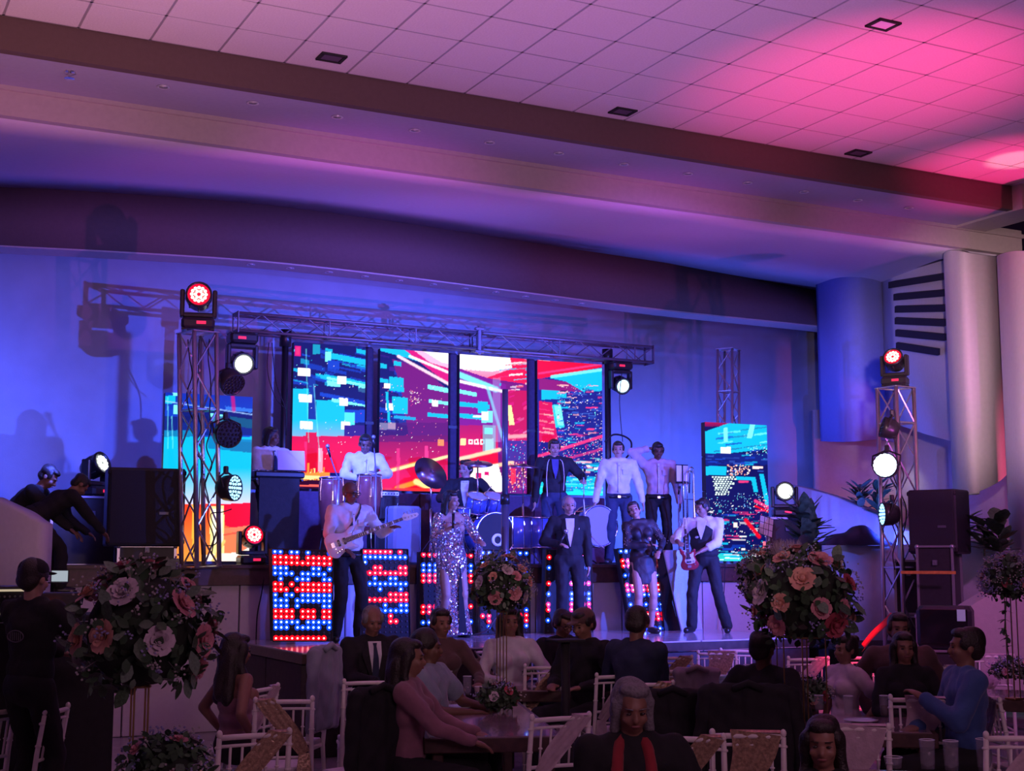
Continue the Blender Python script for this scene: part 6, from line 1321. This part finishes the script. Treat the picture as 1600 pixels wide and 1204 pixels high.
def bouquet(label, c, rx, rz, nr, cols, nl, rs, ls, fill, seed, name='flower_bouquet', group=None, cat='flowers'):
    rnd = random.Random(seed); t = thing(name, label, cat, c, 0, group)
    core = MB(); core.ell((0, 0, 0), (rx*.78, rx*.78, rz*.78), None, 16, 10); ob('foliage_core', core, m_core, t, True)
    fo = MB()
    for k in range(420):
        v = sph(rnd, -.85); q = v.to_track_quat('Z', 'Y').to_matrix().to_4x4(); rr = rnd.uniform(.72, 1.0)
        M = Matrix.Translation((v.x*rx*rr, v.y*rx*rr, v.z*rz*rr)) @ q @ Matrix.Rotation(rnd.uniform(0, 2*PI), 4, 'Z') @ Matrix.Rotation(rnd.uniform(.1, 1.0), 4, 'X')
        leafmb(ls*rnd.uniform(.5, .95), .3, M, fo)
    tag(ob('small_foliage', fo, m_leaf, t, True), kind='stuff')
    pts = []
    for k in range(nr):
        best = None
        for _ in range(12):
            v = sph(rnd, -.6)
            d = min([(v-w).length for w in pts] or [9])
            if best is None or d > best[0]: best = (d, v)
        v = best[1]; pts.append(v); s = rs*rnd.uniform(.8, 1.2); q = (v+Vector((rnd.uniform(-.2, .2), rnd.uniform(-.2, .2), .15))).to_track_quat('Z', 'Y')
        o = link('rose', ROSE[rnd.choice(cols)], t, (v.x*rx*.95, v.y*rx*.95, v.z*rz*.95)); o.rotation_mode = 'QUATERNION'; o.rotation_quaternion = q; o.scale = (s,)*3
    for k in range(nl):
        v = sph(rnd, -.8); q = v.to_track_quat('Z', 'Y').to_matrix() @ Matrix.Rotation(rnd.uniform(0, 2*PI), 3, 'Z') @ Matrix.Rotation(rnd.uniform(.3, 1.2), 3, 'X')
        o = link('leaf', LEAF[rnd.random() < .35], t, (v.x*rx*.95, v.y*rx*.95, v.z*rz*.95)); o.rotation_mode = 'QUATERNION'; o.rotation_quaternion = q.to_quaternion(); o.scale = (ls*rnd.uniform(.8, 1.5),)*3
    for m, n_, nm in ((m_fil, int(fill*.5), 'lilac_filler'), (m_fil2, int(fill*.5), 'pale_filler')):
        mb = MB()
        for k in range(n_):
            v = sph(rnd, -.5); a = Vector((v.x*rx, v.y*rx, v.z*rz))*.8; b = a+v*(.22*rx+rnd.uniform(0, .10)*rx); mb.cone(a, b, .0015, .0015, 3, False)
            for _ in range(7): w = b+Vector((rnd.gauss(0, .018), rnd.gauss(0, .018), rnd.gauss(0, .018))); mb.ell(w, (.007, .007, .006), None, 5, 3)
        tag(ob(nm, mb, m, t), kind='stuff')
    return t
m_goldm = mat('gold_metal', (.50, .32, .14), .3, .9)
def stand(label, x, y, z0, z1, w=.10):
    t = thing('flower_stand', label, 'flower stand', (x, y, z0)); h = z1-z0
    ob('base_plate', MB().bbox((0, 0, .008), (w*2.2, w*2.2, .016), .004), m_goldm, t); ob('top_ring', MB().tube([(w*.9*math.cos(a), w*.9*math.sin(a), h-.02) for a in [2*PI*k/20 for k in range(21)]], .006, 6), m_goldm, t, True)
    for a in (-1, 1):
        for b in (-1, 1): ob('rod', MB().cone((a*w*.62, b*w*.62, .01), (a*w*.62, b*w*.62, h), .005, .005, 6), m_goldm, t)
# big left bouquet
c = atD(222, 985, 6.9); stand('tall gold rod stand under the big left bouquet', c.x, c.y, ZT, c.z-.25, .055)
bouquet('very large dark round bouquet with pink roses at the left', c, .345, .345, 18, [0, 0, 1, 2], 90, .085, .085, 70, 3)
b_ = atD(262, 1130, 6.7); bouquet('low cluster of roses around the foot of the left gold stand', Vector((b_.x, b_.y, ZT+.14)), .20, .14, 8, [0, 2, 0], 24, .045, .06, 30, 5)
# middle bouquet
c = atD(784, 915, 12.0); stand('slim gold stand under the round bouquet in the middle', c.x, c.y, 0.0, c.z-.2, .05)
bouquet('round bouquet of peach and pink roses in front of the LED boards', c, .26, .27, 26, [0, 1, 1, 2], 30, .058, .07, 60, 8)
# right bouquet
c = atD(1255, 935, 8.9); stand('gold rod stand under the large right bouquet', c.x, c.y, ZT, c.z-.22, .15)
bouquet('large round bouquet of peach roses at the right', c, .335, .33, 22, [1, 1, 0, 2, 3], 70, .080, .085, 30, 12)
c = atD(1200, 905, 10.3); stand('slim stand behind the large right bouquet', c.x, c.y, ZT, c.z-.2, .06)
bouquet('lilac-tinted bouquet half hidden behind the large right bouquet', c, .20, .24, 14, [2, 0, 1], 30, .05, .07, 120, 14)
# tuft of pale pampas above it
p = atD(1228, 872, 10.1); t = thing('pampas_tuft', 'pale lilac fluffy grass tuft rising behind the right bouquet', 'dried grass', (p.x, p.y, p.z-.05)); mb = MB(); rnd = random.Random(4)
for k in range(700): a = rnd.uniform(-1, 1); bq = rnd.uniform(-.4, .4); b0_ = Vector((a*.07, bq*.07, rnd.uniform(0, .04))); mb.cone(b0_, b0_+Vector((a*.04+rnd.gauss(0, .02), bq*.05, rnd.uniform(.08, .16))), .0022, .0008, 3, False)
tag(ob('plumes', mb, mat('pampas_pale', (.50, .42, .52), .9), t), kind='stuff'); ob('stems', MB().cone((0, 0, -.2), (0, 0, .03), .03, .05, 8), m_leaf, t)
p = atD(1258, 1110, 9.0); bouquet('low arrangement with small flowers at the foot of the right stand', Vector((atZ(1262, 1100, ZT).x, atZ(1262, 1100, ZT).y, ZT+.10)), .17, .10, 8, [1, 2, 3], 20, .04, .05, 30, 21)
# far right vine tree
c = atD(1577, 905, 11.2); stand('tall slim stand of the flower tree at far right', c.x, c.y, ZT, c.z-.1, .05)
bouquet('lilac and blue flower ball at the right edge', c, .21, .19, 12, [2, 0, 3], 30, .045, .06, 150, 31)
b_ = atZ(1582, 1062, ZT); bouquet('low blue-white flowers at the foot of the far right stand', Vector((b_.x, b_.y, ZT+.09)), .19, .09, 8, [2, 2, 0], 20, .04, .05, 60, 33)
t = thing('hanging_vine', 'leafy vine trailing down from the flower ball at the right edge', 'vine', atD(1570, 925, 11.1)); rnd = random.Random(6)
pts = [Vector((rnd.uniform(-.02, .02), 0, -k*.07)) for k in range(9)]; ob('stem', MB().tube(pts, .005, 5), m_leaf, t)
for q in pts:
    for _ in range(4): o = link('leaf', LEAF[0], t, q); o.rotation_euler = (rnd.uniform(-1, .3), 0, rnd.uniform(0, 6.28)); o.scale = (.05*rnd.uniform(.8, 1.4),)*3
# low centrepieces
for px, py, lb, sd in ((778, 1112, 'dark low centrepiece on the mauve woman\'s table', 41), (808, 1068, 'low flower centrepiece at the far end behind the mauve woman\'s table', 42)):
    b_ = atZ(px, py, ZT); t = bouquet(lb, Vector((b_.x, b_.y, ZT+.11)), .14, .10, 7, [0, 3, 2], 14, .038, .05, 20, sd)
# ---- plants by the right wall
def plant(label, c, n, L, w, seed, up=.8, name='leafy_plant'):
    rnd = random.Random(seed); t = thing(name, label, 'plant', c)
    me = leafmb(1., w).mesh('leaf', m_leaf2 if seed % 2 else m_leaf, True)
    ob('stem', MB().tube([(0, 0, -.05), (.01, 0, .2), (0, .02, L*1.1)], .012, 6), m_leaf, t)
    for k in range(n):
        a = rnd.uniform(0, 2*PI); z = rnd.uniform(0, L*1.1); o = link('leaf', me, t, (0, 0, z)); e = rnd.uniform(.1, up); o.rotation_euler = (e, 0, a); o.scale = (L*rnd.uniform(.6, 1.1),)*3
    return t
for px, py, D_, n, L, w, sd, lb in ((1345, 800, 20.4, 26, .34, .16, 1, 'dark leafy plant behind the par cans near the right tower'), (1372, 805, 20.0, 24, .38, .14, 2, 'taller dark plant right behind the right tower'), (1510, 840, 16.9, 22, .22, .2, 3, 'pale-lit leafy plant on the right planter, left end'),
                               (1538, 862, 16.6, 30, .30, .24, 5, 'broad-leaved plant in the middle of the right planter'), (1563, 868, 16.3, 30, .36, .25, 4, 'tall dark broad-leaved plant against the right pillar')):
    plant(lb, atD(px, py, D_), n, L, w, sd)
# floor standing potted shrub silhouette behind right case
plant('dark bushy silhouette behind the bright light on the right case', atD(1262, 860, 17.4), 60, .42, .2, 8, 1.2)
